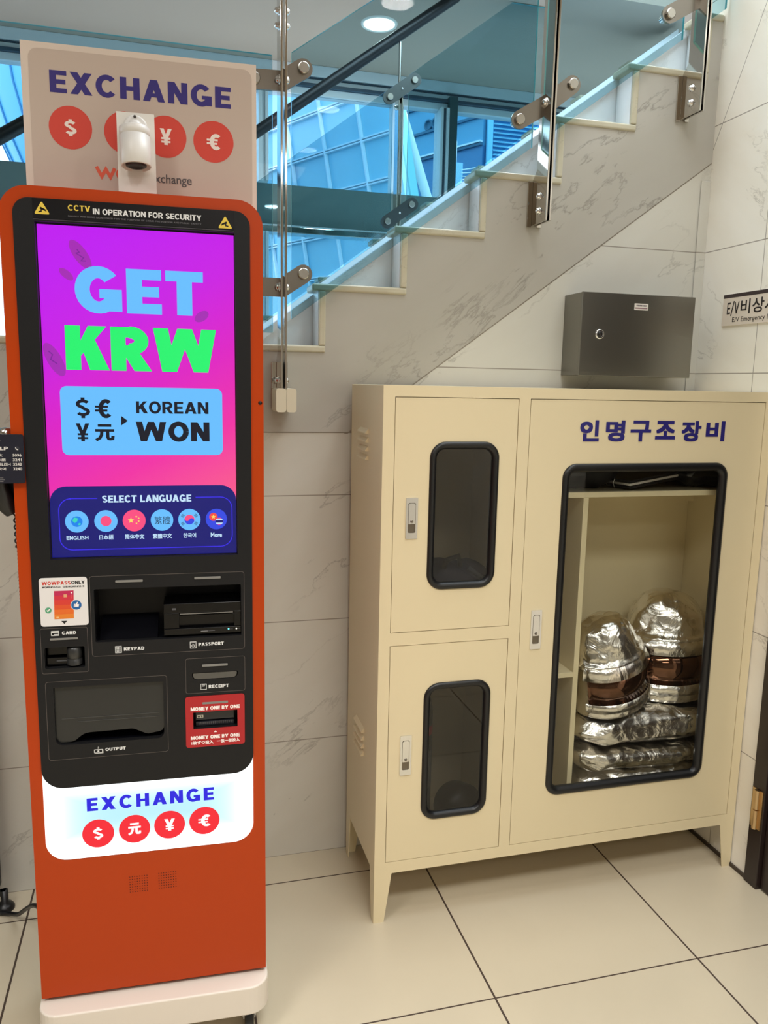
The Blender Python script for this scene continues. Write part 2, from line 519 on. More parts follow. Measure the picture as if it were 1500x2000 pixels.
def gtext(body, s=0.24, gap=0.07):
    out = []; x = 0
    for ch in body:
        g, w = glyph(ch, s)
        out += [[(px+x, py) for px, py in p] for p in g]
        x += w+gap
    return out
_FC = {}
def ftext(body, bold=0.0):
    """polygons of the built-in typeface (for small lower case, Hangul, kana and Han lettering)"""
    key = (body, bold)
    if key in _FC:
        return _FC[key]
    c = bpy.data.curves.new('lettering_curve', 'FONT'); c.body = body; c.size = 1.0; c.resolution_u = 3
    o = bpy.data.objects.new('lettering_curve', c); COL.objects.link(o)
    dg = bpy.context.evaluated_depsgraph_get(); dg.update()
    me = o.evaluated_get(dg).to_mesh()
    vs = [(v.co.x, v.co.y) for v in me.vertices]
    polys = [[vs[i] for i in p.vertices] for p in me.polygons]
    bpy.data.objects.remove(o); bpy.data.curves.remove(c)
    if bold:
        base = polys; polys = []
        for dx, dy in ((0, 0), (-1, -1), (1, -1), (1, 1), (-1, 1), (0, 1), (0, -1), (1, 0), (-1, 0)):
            polys += [[(x+dx*bold, y+dy*bold) for x, y in p] for p in base]
    _FC[key] = polys
    return polys
def put(mb, polys, x0, z0, x1, z1, y, m, frame=None):
    """fit lettering polygons into a rectangle of the xz plane facing -y (or of another frame)"""
    xs = [p[0] for q in polys for p in q]; ys = [p[1] for q in polys for p in q]
    a, b, c, d = min(xs), max(xs), min(ys), max(ys)
    kx = (x1-x0)/(b-a); kz = (z1-z0)/(d-c)
    vs = []; fs = []
    for q in polys:
        pts = [((p[0]-a)/(d-c), (p[1]-c)/(d-c)) for p in q]
        ar = sum(pts[j][0]*pts[(j+1) % len(pts)][1]-pts[(j+1) % len(pts)][0]*pts[j][1] for j in range(len(pts)))
        if abs(ar) < 1e-7: continue
        if ar < 0: pts.reverse()
        fs.append(list(range(len(vs), len(vs)+len(pts)))); vs += [Vector(v) for v in pts]
    # one flat skin for the whole word: overlapping strokes are merged
    ov, oe, of, _v, _e, orig = delaunay_2d_cdt(vs, [], fs, 0, 1e-6)
    cen = np.array([[sum(ov[k].x for k in f)/len(f), sum(ov[k].y for k in f)/len(f)] for f in of])
    hit = np.zeros(len(of), bool)
    for f in fs:
        ins = np.ones(len(of), bool)
        for k in range(len(f)):
            A = vs[f[k]]; B = vs[f[(k+1) % len(f)]]
            ins &= ((B.x-A.x)*(cen[:, 1]-A.y)-(B.y-A.y)*(cen[:, 0]-A.x)) > -1e-7
        hit |= ins
    pts = [(x0+v.x*(d-c)*kx, z0+v.y*(d-c)*kz) for v in ov]
    keep = [f for f, o_ in zip(of, hit) if o_]
    keep = [f if sum(pts[f[k]][0]*pts[f[(k+1) % len(f)]][1]-pts[f[(k+1) % len(f)]][0]*pts[f[k]][1] for k in range(len(f))) > 0 else list(reversed(f)) for f in keep]
    mb.add([frame(u, v, y) for u, v in pts] if frame else [(u, y, v) for u, v in pts], keep, m)
    return mb

# ------------------------------------------------------------------ shared materials
STEEL = mat('mirror_stainless', rgb(205, 200, 192), 0.07, 1.0)
SATIN = mat('satin_stainless', rgb(142, 136, 128), 0.26, 1.0, bump=(60, 0.05, 0.001))
DARKSTEEL = mat('smoked_stainless', rgb(96, 100, 100), 0.28, 1.0)
BUTTON = brushed('turned_steel', rgb(186, 182, 174), 0.25, (90, 90, 90))
BLACK = mat('black_rubber', rgb(17, 18, 20), 0.38)
JET = mat('pitch_black', rgb(6, 6, 9), 0.35)
CREAM = mat('cream_enamel', rgb(230, 215, 178), 0.33, var=(6, 0.02), coat=0.15)
CREAMIN = mat('cream_enamel_inside', rgb(240, 224, 184), 0.4)
EDGE = mat('door_gap_shadow_line', rgb(60, 48, 35), 0.8)
WHITE = mat('white_plastic', rgb(232, 228, 222), 0.4)
CHROME = mat('chrome', rgb(225, 225, 225), 0.1, 1.0)
WALLM = marble('wall_marble', rgb(216, 214, 205), rgb(112, 106, 98), rgb(204, 199, 187), joints=[(2, 0.4, 0.0, 0.0016)], scale=1.0, diag=[(0, 0.731, 1.0006, 0.0045), (0, 0.0, 1.395, 0.003)])
WALLR = marble('wall_marble_right', rgb(248, 244, 235), rgb(130, 118, 102), rgb(236, 228, 212), joints=[(2, 0.4, 0.0, 0.0016), (1, 0.9, 1.22, 0.0014)], scale=1.3, diag=[(1, -1.85, 6.776, 0.003)])
STRM = marble('shaded_stair_marble', rgb(192, 188, 180), rgb(92, 86, 78), rgb(176, 171, 160), scale=0.9)  # same marble as the wall, base darkened to hold the stringer's shade
CURBM = marble('white_marble', rgb(240, 243, 248), rgb(150, 152, 160), rgb(224, 229, 238), scale=1.6)
TRIMM = marble('cream_marble', rgb(202, 196, 174), rgb(150, 140, 118), rgb(190, 182, 158), scale=3.0)
FOIL = foil_mat()
CLEAR = glass_mat('clear_pane', (0.93, 0.94, 0.93), 1.0)
GREY = glass_mat('smoked_pane', (0.66, 0.66, 0.66), 1.3)
RAILG = glass_mat('green_tinted_glass', (0.67, 0.80, 0.84), 0.15)
EDGEG = mat('glass_edge', rgb(120, 185, 180), 0.1, 0, spec=0.8)
WING = glass_mat('window_pane', (0.92, 0.97, 1.0), 0.25)

YW, XR, ZC = 2.406, 1.7614, 3.235
YWIN = 4.6
XE, XS = 5.0, 2.36

# ================================================================== the setting
mb = MB(); mb.box(-4, XR+0.2, -4, YW+0.2, -0.1, 0, floor_mat()); struct(mb.build('floor'))
CEILM = mat('ceiling_paint', rgb(168, 157, 144), 0.8, var=(3, 0.02))
XO0, XO1, YO0, YO1 = 0.45, 3.6, 1.25, 3.42          # unseen opening, enlarged to bring more light onto curb and right wall
mb = MB()
mb.box(-4, XE, -4, YO0, ZC, ZC+0.1, CEILM)
mb.box(-4, XO0, YO0, YO1, ZC, ZC+0.1, CEILM)
mb.box(-4, XE, YO1, YWIN+0.15, ZC, ZC+0.1, CEILM)
mb.box(XO1, XE, YO0, YO1, ZC, ZC+0.1, CEILM)
struct(mb.build('ceiling'))
mb = MB()
mb.box(XO0-0.1, XO0, YO0-0.1, YO1+0.1, ZC+0.1, 4.0, CEILM); mb.box(XO1, XO1+0.1, YO0-0.1, YO1+0.1, ZC+0.1, 4.0, CEILM)
mb.box(XO0, XO1, YO0-0.1, YO0, ZC+0.1, 4.0, CEILM); mb.box(XO0, XO1, YO1, YO1+0.1, ZC+0.1, 4.0, CEILM)
struct(mb.build('wall_stairwell'))
ROOM = mat('lobby_wall_paint', rgb(196, 190, 180), 0.6)
mb = MB(); mb.box(-4.1, -4, -4, YW, 0, ZC, ROOM); mb.box(-4.1, -4, YW, YWIN, 0, 1.654, ROOM); struct(mb.build('wall_left'))
mb = MB(); mb.box(-4, XR, -4.1, -4, 0, ZC, ROOM); struct(mb.build('wall_front'))
# right wall, with the doorway left open
DY0, DY1, DZ = 0.95, 1.936, 2.15
mb = MB()
mb.box(XR, XR+0.12, DY1, YW+0.09, 0, ZC, WALLR)
mb.box(XR, XR+0.12, -4, DY0, 0, ZC, WALLR)
mb.box(XR, XR+0.12, DY0, DY1, DZ, ZC, WALLR)
struct(mb.build('wall_right'))
mb = MB(); mb.box(XE, XE+0.1, YW, YWIN, 0, ZC, ROOM); mb.box(XR+0.12, XE, YW-0.1, YW-0.02, 0, ZC, ROOM); struct(mb.build('wall_far'))
# back wall under the stair: stops at the slanting joint under the stair slabs
JK, JC = 0.731, 1.0006
xj = (1.395-JC)/JK
mb = MB()
poly = [(-4, 0), (XR, 0), (XR, JK*XR+JC), (xj, 1.395), (-4, 1.395)]
mb.plate(poly, [], YW, YW+0.2, WALLM)
struct(mb.build('wall_back'))
mb = MB(); mb.box(XR-0.006, XR, DY1, YW, 0, 0.012, mat('dark_bronze', rgb(60, 48, 38), 0.4)); struct(mb.build('baseboard_right'))
mb = MB(); mb.box(XR-0.036, XR, YW-0.005, YW-0.0025, 0, JK*XR+JC-0.06, WALLM); struct(mb.build('trim_1', bevel=0.001))

# door in the right wall
DARKW = mat('dark_brown_lacquer', rgb(44, 33, 30), 0.3)
mb = MB()
mb.box(XR-0.012, XR+0.1, DY1-0.055, DY1, 0, DZ, DARKW)
mb.box(XR-0.012, XR+0.1, DY0, DY0+0.055, 0, DZ, DARKW)
mb.box(XR-0.012, XR+0.1, DY0+0.055, DY1-0.055, DZ-0.055, DZ, DARKW)
struct(mb.build('trim_2', bevel=0.002))
mb = MB(); mb.box(XR+0.002, XR+0.045, DY0+0.058, DY1-0.058, 0.006, DZ-0.058, DARKW)
door = struct(mb.build('door_1', bevel=0.002))
BRASS = mat('brushed_brass', rgb(214, 184, 140), 0.3, 1.0)
for zz in (0.26, 1.0, 1.75):
    mb = MB()
    mb.tube([(XR-0.018, DY1-0.03, zz-0.064), (XR-0.018, DY1-0.03, zz-0.002)], 0.009, BRASS, 12)
    mb.tube([(XR-0.018, DY1-0.03, zz+0.002), (XR-0.018, DY1-0.03, zz+0.064)], 0.009, BRASS, 12)
    mb.box(XR-0.015, XR-0.012, DY1-0.05, DY1-0.006, zz-0.064, zz+0.064, BRASS)
    mb.build('hinge', door)

# ================================================================== window wall
FRAMEW = mat('white_window_aluminium', rgb(226, 234, 240), 0.35)
FRAMED = mat('dark_window_gasket', rgb(58, 80, 98), 0.4)
SPAND = mat('dark_teal_spandrel_glass', rgb(124, 140, 138), 0.02, 0, spec=0.5, coat=0.1)
ZS0, ZS1 = 2.398, 2.612
WX0, WX1 = -4.0, XE
mb = MB()
mb.box(WX0, WX1, YWIN-0.03, YWIN+0.12, 3.178, ZC, FRAMEW)           # head fascia
mb.box(WX0, WX1, YWIN-0.015, YWIN+0.08, 3.170, 3.178, FRAMED)
mb.box(WX0, WX1, YWIN-0.01, YWIN+0.08, 3.140, 3.170, FRAMEW)
mb.box(WX0, WX1, YWIN-0.04, YWIN+0.05, 3.122, 3.140, FRAMED)
mb.box(WX0, WX1, YWIN-0.02, YWIN+0.05, 3.085, 3.122, FRAMEW)
mb.box(WX0, WX1, YWIN-0.05, YWIN+0.05, ZS0-0.045, ZS0-0.012, CHROME)
mb.box(WX0, WX1, YWIN-0.03, YWIN+0.05, ZS0-0.012, ZS0, FRAMEW)
mb.box(WX0, WX1, YWIN-0.06, YWIN+0.06, 1.654, 1.72, FRAMEW)
win = struct(mb.build('window_1', bevel=0.003))
mb = MB(); mb.box(WX0, WX1, YWIN-0.012, YWIN+0.10, ZS0, ZS1, SPAND); mb.build('spandrel_panel', win)
def mullion(x, z0, z1, w=0.045, dark=True):
    mb = MB()
    mb.box(x-w, x-w*0.36, YWIN-0.07, YWIN+0.05, z0, z1, FRAMEW)
    mb.box(x-w*0.36, x+w*0.36, YWIN-0.055, YWIN+0.05, z0, z1, FRAMED if dark else FRAMEW)
    mb.box(x+w*0.36, x+w, YWIN-0.07, YWIN+0.05, z0, z1, FRAMEW)
    mb.build('mullion', win, bevel=0.002)
for x in (-2.9, -1.75, -0.6, 0.535, 1.285):
    mullion(x, ZS1, 3.085, 0.026, x < 0)
    mullion(x, 1.72, ZS0-0.045, 0.026, x < 0)
mullion(2.495, ZS1, 3.085); mullion(3.645, ZS1, 3.085)
mullion(1.556, ZS1, 3.085, 0.026)
mb = MB(); mb.box(1.584, 1.632, YWIN-0.06, YWIN+0.05, ZS1, 3.15, mat('dark_green_column', rgb(56, 84, 88), 0.5)); mb.build('column_cover', win)
mb = MB(); mb.box(-4.06, -4.0, YW, YWIN, 3.1, ZC, FRAMEW); mb.box(-4.06, -4.0, 3.46, 3.52, 1.654, 3.1, FRAMEW); w2 = struct(mb.build('window_2'))  # unseen window, put in to bring cool daylight from the left
mb = MB(); mb.box(-4.035, -4.027, YW, YWIN, 1.654, 3.1, WING); mb.build('pane', w2)
for (a, b) in ((-4.0, -2.945), (-2.855, -1.795), (-1.705, -0.645), (-0.574, 0.509), (0.561, 1.259), (1.311, 1.53), (1.632, 2.45), (2.54, 3.6), (3.69, XE)):
    for z0, z1 in ((ZS1, 3.085), (1.72, ZS0-0.045)):
        if a > 1.3 and z0 < 2: continue
        mb = MB(); mb.box(a, b, YWIN-0.004, YWIN+0.004, z0, z1, WING); mb.build('pane', win)

# ================================================================== staircase
RUN, RISE, X0S, Z0S = 0.2505, 0.1805, 0.424, 1.654
nos = lambda k: X0S+RUN*(k-1)          # nosing of step k (k>=1)
ztr = lambda k: Z0S+RISE*k             # top of tread k (0 = landing)
NST = 9
st = empty('staircase', (0.9, 2.9, 0), 0, 'marble staircase with stepped side climbing to the right behind the cream cabinet', 'stairs')
SO = st.location
YB0, YB1 = YW, 2.497
def stepped(y0, y1, name, base):
    pts = []
    top = []
    x = -4.0
    top.append((x, ztr(0)-0.021))
    for k in range(1, NST):
        xr_ = nos(k)+0.022
        if xr_ > (XR if base else XS): break
        top.append((xr_, ztr(k-1)-0.021)); top.append((xr_, ztr(k)-0.021))
    xl = XR if base else XS
    top.append((xl, top[-1][1]))
    if base:
        poly = [(-4.0, 1.395), (xj, 1.395), (XR, JK*XR+JC)]+list(reversed(top))
    else:
        poly = [(-4.0, 1.2), (0.3, 1.2), (XS, 2.6)]+list(reversed(top))
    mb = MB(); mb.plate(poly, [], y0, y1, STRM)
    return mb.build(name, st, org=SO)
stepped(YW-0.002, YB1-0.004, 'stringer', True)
for (ya, yb) in ((YW-0.008, YB1), (3.66, 3.76)):
    for k in range(0, NST):
        xa = nos(k) if k else -4.0
        xl = XR if ya < 3 else XS
        xb = min(nos(k+1)+0.042, xl)
        if xa > xl-0.02: break
        mb = MB(); mb.box(xa, xb, ya, yb, ztr(k)-0.021, ztr(k), TRIMM); mb.build('nosing_trim', st, bevel=0.006, seg=3, org=SO)
        if nos(k+1)+0.022 < XR and ya < 3:
            mb = MB(); mb.box(nos(k+1)+0.0215, nos(k+1)+0.042, ya, ya+0.012, ztr(k), ztr(k+1)-0.021, TRIMM); mb.build('riser_trim', st, bevel=0.004, org=SO)
            mb = MB(); mb.box(nos(k+1)+0.0205, nos(k+1)+0.040, ya+0.012, yb-0.002, ztr(k), ztr(k+1)-0.021, CURBM); mb.build('riser', st, org=SO)
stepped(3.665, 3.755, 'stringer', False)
capz = lambda x: 1.763+0.733*(x-0.379)
for (ya, yb, yc0, yc1) in ((2.499, 2.57, 2.488, 2.582), (3.56, 3.66, 3.55, 3.67)):
    xs = 0.10
    mb = MB(); mb.plate([(xs, 1.45), (XS, capz(XS)-0.6), (XS, capz(XS)-0.026), (xs, capz(xs)-0.026)], [], ya, yb, CURBM); mb.build('sloped_curb', st, org=SO)
    mb = MB(); mb.plate([(xs-0.01, capz(xs-0.01)-0.026), (XS, capz(XS)-0.026), (XS, capz(XS)), (xs-0.01, capz(xs-0.01))], [], yc0, yc1, CURBM); mb.build('curb_cap', st, bevel=0.006, seg=3, org=SO)
for k in range(1, NST):
    xa = nos(k)+0.06
    if xa > XS: break
    mb = MB(); mb.box(xa, xa+RUN+0.03, 2.57, 3.56, ztr(k)-0.21, ztr(k)-0.15, CURBM); mb.build('tread', st, bevel=0.003, org=SO)
mb = MB(); mb.box(-4, 0.1, 2.50, YWIN, 1.55, 1.653, CURBM); mb.build('landing', st, org=SO)

# ================================================================== railing
def arm_plate(c0, c1, w, y0, y1, m, nm, par, org):
    """flat bar with round ends between two points of the xz plane"""
    a = Vector(c0); b = Vector(c1); d = (b-a).normalized(); n = Vector((-d.y, d.x)); pts = []
    t0 = math.atan2(d.y, d.x)
    for i in range(9):
        w_ = t0-PI/2+PI*i/8; pts.append((b.x+w*math.cos(w_), b.y+w*math.sin(w_)))
    for i in range(9):
        w_ = t0+PI/2+PI*i/8; pts.append((a.x+w*math.cos(w_), a.y+w*math.sin(w_)))
    mb = MB(); mb.plate(pts, [], y0, y1, m)
    return mb.build(nm, par, bevel=0.0015, org=org)
def button(c, y0, y1, r, par, org, m=BUTTON, nm='glass_button'):
    mb = MB(); mb.lathe((c[0], y1, c[1]), (0, -1, 0), [(0, r), (y1-y0-0.002, r), (y1-y0, r*0.86), (y1-y0, 0)], m, 20, False)
    return mb.build(nm, par, org=org)
def bolt(x, y, z, par, org, sgn=-1, r=0.009):
    mb = MB(); mb.lathe((x, y, z), (sgn, 0, 0), [(0, r*1.25), (0.002, r*1.25), (0.002, r*0.9), (0.006, r*0.95), (0.010, r*0.75), (0.012, r*0.3), (0.012, 0)], CHROME, 14)
    return mb.build('bolt', par, org=org)
def near_post(x, zb, zt, arms, label, foot=True):
    t = empty('railing_post', (x+0.009, 2.34, zb), 0, label, 'railing post', 'steel posts of the near railing')
    o = t.location
    for i in (0, 1):
        xa = x+i*0.012
        pts = [(2.30, zb), (2.402, zb), (2.402, zb+0.135), (2.375, zb+0.16), (2.375, zt), (2.30, zt)]
        mb = MB()
        n = len(pts)
        vs = [(xa, p[0], p[1]) for p in pts]+[(xa+0.006, p[0], p[1]) for p in pts]
        mb.add(vs, [tuple(range(n)), tuple(reversed(range(n, 2*n)))]+[(i_, n+i_, n+(i_+1) % n, (i_+1) % n) for i_ in range(n)], STEEL)
        mb.build('plate', t, bevel=0.0008, org=o)
    mb = MB(); mb.box(x+0.0062, x+0.0118, 2.306, 2.37, zb+0.02, zb+0.06, BLACK); mb.build('spacer', t, org=o)
    mb = MB(); mb.box(x-0.015, x, 2.397, 2.4035, zb-0.004, zb+0.132, STEEL); mb.box(x+0.018, x+0.033, 2.397, 2.4035, zb-0.004, zb+0.132, STEEL); mb.build('foot_flange', t, bevel=0.001, org=o)
    for dz in (0.035, 0.078):
        bolt(x, 2.345, zb+dz, t, o); bolt(x+0.018, 2.345, zb+dz, t, o, 1)
    for (c0, c1, zp) in arms:
        for c in (c0, c1):
            pass
        a = arm_plate(c0, (x+0.009, zp), 0.026, 2.338, 2.346, SATIN, 'clamp_arm', t, o)
        button(c0, 2.328, 2.338, 0.0155, a, (0, 0, 0), nm='glass_button').location = -Vector(o)
        mb = MB(); mb.lathe((c0[0], 2.346, c0[1]), (0, 1, 0), [(0, 0.011), (0.034, 0.011)], CHROME, 12); mb.build('stud', a).location = -Vector(o)
        a = arm_plate((x+0.009, zp), c1, 0.026, 2.3382, 2.3462, SATIN, 'clamp_arm', t, o)
        button(c1, 2.328, 2.338, 0.0155, a, (0, 0, 0), nm='glass_button').location = -Vector(o)
        mb = MB(); mb.lathe((c1[0], 2.346, c1[1]), (0, 1, 0), [(0, 0.011), (0.034, 0.011)], CHROME, 12); mb.build('stud', a).location = -Vector(o)
        bolt(x, 2.334, zp, t, o, -1, 0.011); bolt(x+0.018, 2.334, zp, t, o, 1, 0.011)
    return t
p1 = near_post(0.318, 1.47, 2.80, [((0.252, 2.357), (0.386, 2.398), 2.36), ((0.252, 1.810), (0.388, 1.851), 1.81)], 'tall double-plate steel railing post rising beside the orange machine')
for zz in (2.497, 2.534):
    bolt(0.318, 2.335, zz, p1, p1.location); bolt(0.336, 2.335, zz, p1, p1.location, 1)
for xa in (0.303, 0.3325):
    mb = MB(); mb.plate(rrect(xa, xa+0.029, 1.458, 1.526, 0.008, 4), [], 2.29, 2.39, mat('ivory_plastic', rgb(222, 214, 190), 0.45)); mb.build('foot_cap', p1, bevel=0.004, org=p1.location)
near_post(1.118, 2.042, 3.2, [((1.037, 2.330), (1.205, 2.447), 2.385)], 'mirror-polished double-plate steel railing post standing over the small double door of the cabinet')
near_post(1.623, 2.405, 3.22, [((1.520, 2.682), (1.70, 2.808), 2.748)], 'mirror-polished double-plate steel railing post nearest the right marble wall')

def glass_panel(poly, y0, y1, label, group):
    mb = MB()
    mb.plate(poly, [], y0, y1, RAILG)
    n = len(poly)
    # pale green cut edge
    for i in range(n):
        a, b = Vector(poly[i]), Vector(poly[(i+1) % n]); d = (b-a).normalized(); q = Vector((d.y, -d.x))*0.0012
        vs = [(a.x+q.x, y0, a.y+q.y), (b.x+q.x, y0, b.y+q.y), (b.x+q.x, y1, b.y+q.y), (a.x+q.x, y1, a.y+q.y)]
        mb.add(vs, [(0, 1, 2, 3)], EDGEG)
    o = mb.build('glass_balustrade')
    tag(o, label, 'glass balustrade', group)
    return o
gb = lambda x: 1.779+0.734*(x-0.433)
gt = lambda x: 2.441+0.715*(x-0.347)
GN = 'glass panels of the near railing'
glass_panel([(-1.3, 1.686), (0.305, 1.686), (0.305, 2.437), (-1.3, 2.437)], 2.380, 2.390, 'level clear glass railing panel over the landing, behind the orange machine', GN)
glass_panel([(0.361, gb(0.361)), (1.10, gb(1.10)), (1.10, gt(1.10)), (0.361, gt(0.361))], 2.380, 2.390, 'slanting green-tinted glass panel between the tall post and the middle mirror post', GN)
glass_panel([(1.15, gb(1.15)), (1.60, gb(1.60)), (1.60, 3.22), (1.435, 3.22), (1.15, gt(1.15))], 2.380, 2.390, 'slanting green-tinted glass panel between the two mirror-polished posts', GN)
glass_panel([(1.66, gb(1.66)), (1.75, gb(1.75)), (1.75, 3.22), (1.66, 3.22)], 2.380, 2.390, 'narrow glass panel between the last mirror post and the right marble wall', GN)

# far railing
YF = 3.61
hz = lambda x: 2.579+0.7355*(x-0.386)
mb = MB()
mb.tube([(-0.35, YF, hz(-0.35)), (0.4, YF, hz(0.4)), (1.275, YF, hz(1.275))], 0.0235, mat('black_painted_tube', rgb(22, 26, 32), 0.35), 16)
mb.lathe((-0.35, YF, hz(-0.35)), (-1, 0, -0.7355), [(0, 0.0235), (0.012, 0.018), (0.018, 0)], MATS['black_painted_tube'], 16)
hr = mb.build('handrail'); tag(hr, 'sloping black tubular handrail along the far side of the stair', 'handrail')
def far_post(x, zb, clamps, label):
    zt = hz(x)-0.02
    t = empty('railing_post', (x, YF, zb), 0, label, 'railing post', 'steel posts of the far railing')
    o = t.location
    for dx in (-0.010, 0.004):
        mb = MB(); mb.box(x+dx, x+dx+0.006, YF-0.03, YF+0.03, zb, zt-0.22, STEEL); mb.build('plate', t, bevel=0.0008, org=o)
    mb = MB(); mb.tube([(x, YF, zt-0.26), (x, YF, zt-0.010)], 0.006, CHROME, 10); mb.build('stem', t, org=o)
    for dz in (0.17, 0.23):
        bolt(x-0.010, YF, zt-dz-0.05, t, o); bolt(x+0.010, YF, zt-dz-0.05, t, o, 1)
    for zp in clamps:
        a = arm_plate((x-0.058, zp-0.042), (x+0.058, zp+0.042), 0.028, YF-0.048, YF-0.040, DARKSTEEL, 'clamp_arm', t, o)
        for sg in (-1, 1):
            button((x+sg*0.055, zp+sg*0.040), YF-0.058, YF-0.048, 0.0145, a, (0, 0, 0)).location = -Vector(o)
        mb = MB(); mb.lathe((x, YF-0.048, zp), (0, -1, 0), [(0, 0.005), (0.004, 0.005), (0.004, 0)], CHROME, 10); mb.build('screw', a).location = -Vector(o)
    return t
far_post(1.022, 2.12, [2.812, 2.295], 'slim steel far railing post with two dark clamp arms in front of the window')
far_post(0.22, 1.66, [2.225, 1.80], 'slim steel far railing post at the low end of the far handrail')
ZX = lambda z: 1.057+(z-2.876)/0.75
GF = 'glass panels of the far railing'
fb = lambda x: 2.20+0.7355*(x-0.96)
ft = lambda x: 2.876+0.75*(x-1.057)
glass_panel([(0.25, fb(0.25)), (0.985, fb(0.985)), (0.985, ft(0.985)), (0.25, ft(0.25))], YF-0.028, YF-0.018, 'slanting glass panel of the far railing, left of its dark clamp arms', GF)
glass_panel([(1.06, fb(1.06)), (1.70, fb(1.70)), (1.70, 3.23), (ZX(3.23), 3.23), (1.06, ft(1.06))], YF-0.028, YF-0.018, 'slanting glass panel of the far railing, right of its dark clamp arms', GF)
mb = MB()
mb.tube([(-1.6, 3.2, 1.68), (-0.538, 3.2, 2.368), (-0.30, 3.2, 2.522)], 0.024, MATS['black_painted_tube'], 16)
mb.lathe((-0.30, 3.2, 2.522), (1.06, 0, 0.686), [(0, 0.024), (0.012, 0.018), (0.018, 0)], MATS['black_painted_tube'], 16)
tag(mb.build('handrail'), 'short dark tubular handrail seen left of the exchange sign board', 'handrail')

# ================================================================== ceiling lamps
def downlight(x, y, power, label):
    t = empty('downlight', (x, y, ZC), 0, label, 'ceiling light', 'round ceiling downlights')
    mb = MB(); mb.lathe((0, 0, 0), (0, 0, -1), [(0.0, 0.088), (0.006, 0.086), (0.008, 0.080), (0.004, 0.075)], mat('white_ring', rgb(235, 232, 225), 0.4), 32); mb.build('ring', t)
    mb = MB(); mb.lathe((0, 0, 0), (0, 0, -1), [(0.004, 0.075), (0.004, 0.0)], mat('lit_diffuser', rgb(255, 240, 215), 0.5, 0, (1.0, 0.93, 0.80), 2.2), 32); mb.build('diffuser', t)
    area('downlight_lamp', (x, y, ZC-0.012), 0.14, 0.14, power, WARM, shape='DISK')
downlight(1.02, 3.979, 4, 'round white recessed ceiling light above the stair')
downlight(1.04, 1.03, 5, 'round recessed ceiling light over the floor in front of the cream cabinet')
downlight(-0.75, 0.9, 5, 'round recessed ceiling light over the floor left of the orange machine')

# ================================================================== outdoors
mb = MB(); mb.box(-30, 40, YWIN+0.3, 60, -0.3, -0.2, mat('asphalt', rgb(120, 125, 130), 0.9)); tag(mb.build('street'), kind='structure')
hd = Vector((-0.45532, 0.89033, 0)); nd = Vector((-0.89033, -0.45532, 0))
BO = Vector((2.887, 14.719, 5.578))
FP = lambda u, v, d=0: BO+hd*u+Vector((0, 0, v))+nd*d
t = empty('glass_office_building', (BO.x, BO.y, 0), 0, 'blue glass office block with a leaning grid of panes outside the window', 'building')
BG = mat('blue_reflective_glass', rgb(156, 212, 232), 0.3, 0, var=(0.55, 0.14))
MU = mat('pale_blue_mullion', rgb(228, 242, 250), 0.4)
TBX = mat('grey_blue_core', rgb(110, 140, 160), 0.7)
mb = MB()
u0_, u1_ = -1.74, 4.6
v0_, v1_ = -5.6, 3.6
for (dd) in (0,):
    vs = [FP(u0_+.25*v0_, v0_), FP(u1_+.25*v0_, v0_), FP(u1_+.25*v1_, v1_), FP(u0_+.25*v1_, v1_)]
    vb = [p-nd*0.15 for p in vs]
    mb.add(vs+vb, [(3, 2, 1, 0), (4, 5, 6, 7), (0, 1, 5, 4), (1, 2, 6, 5), (2, 3, 7, 6), (3, 0, 4, 7)], BG)
mb.build('facade', t, org=t.location)
mb = MB(); mb.obox(FP(2.6, -1.2, -1.2), hd*1.6, nd*1.0, Vector((0, 0, 4.3)), TBX); mb.build('building_core', t, org=t.location)
for j in range(-8, 6):
    v = 0.72*j-0.02*0
    if v < v0_ or v > v1_: continue
    mb = MB()
    for q in (-0.022, 0.022):
        mb.obox(FP((u0_+u1_)/2+.25*v, v+q, 0.03), hd*((u1_-u0_)/2), nd*0.03, Vector((0, 0, 0.011)), MU)
    mb.build('transom', t, org=t.location)
for i in range(-2, 6):
    u = i*1.0+0.05
    if u < u0_: continue
    a, b = FP(u+.25*v0_, v0_, 0.035), FP(u+.25*v1_, v1_, 0.035)
    mb = MB(); mb.obox((a+b)/2, (b-a)/2, nd*0.03, hd*0.02, MU); mb.build('facade_mullion', t, org=t.location)

t2 = empty('panelled_building', (7.15, 20.8, 0), 0, 'teal blue panel clad building with two round vents, behind the stair', 'building')
B2 = Vector((7.153, 20.805, 8.110))
FP2 = lambda u, v, d=0: B2+hd*u+Vector((0, 0, v))+nd*d
TB = mat('teal_cladding', rgb(96, 168, 206), 0.5, var=(0.4, 0.06)); TBD = mat('teal_cladding_dark', rgb(62, 132, 184), 0.4, var=(0.5, 0.1)); TBL = mat('cladding_joint', rgb(52, 108, 140), 0.6)
def quad_slab(mb, F, u0, u1, v0, v1, dep, m):
    vs = [F(u0, v0), F(u1, v0), F(u1, v1), F(u0, v1)]; vb = [p-nd*dep for p in vs]
    mb.add(vs+vb, [(3, 2, 1, 0), (4, 5, 6, 7), (0, 1, 5, 4), (1, 2, 6, 5), (2, 3, 7, 6), (3, 0, 4, 7)], m)
mb = MB(); quad_slab(mb, FP2, -1.30, 6, -0.66, 1.25, 0.2, TB); quad_slab(mb, FP2, -1.30, 6, 1.25, 4, 0.2, TBD); mb.build('cladding', t2, org=t2.location)
mb = MB(); quad_slab(mb, FP2, -1.30, 6, -7.5, -0.66, 0.2, TBD); mb.build('glazed_storey', t2, org=t2.location)
for v in (0.68, 0.02, -0.64):
    mb = MB(); mb.obox(FP2(2.35, v, 0.03), hd*3.65, nd*0.04, Vector((0, 0, 0.03)), TBL); mb.build('ledge', t2, org=t2.location)
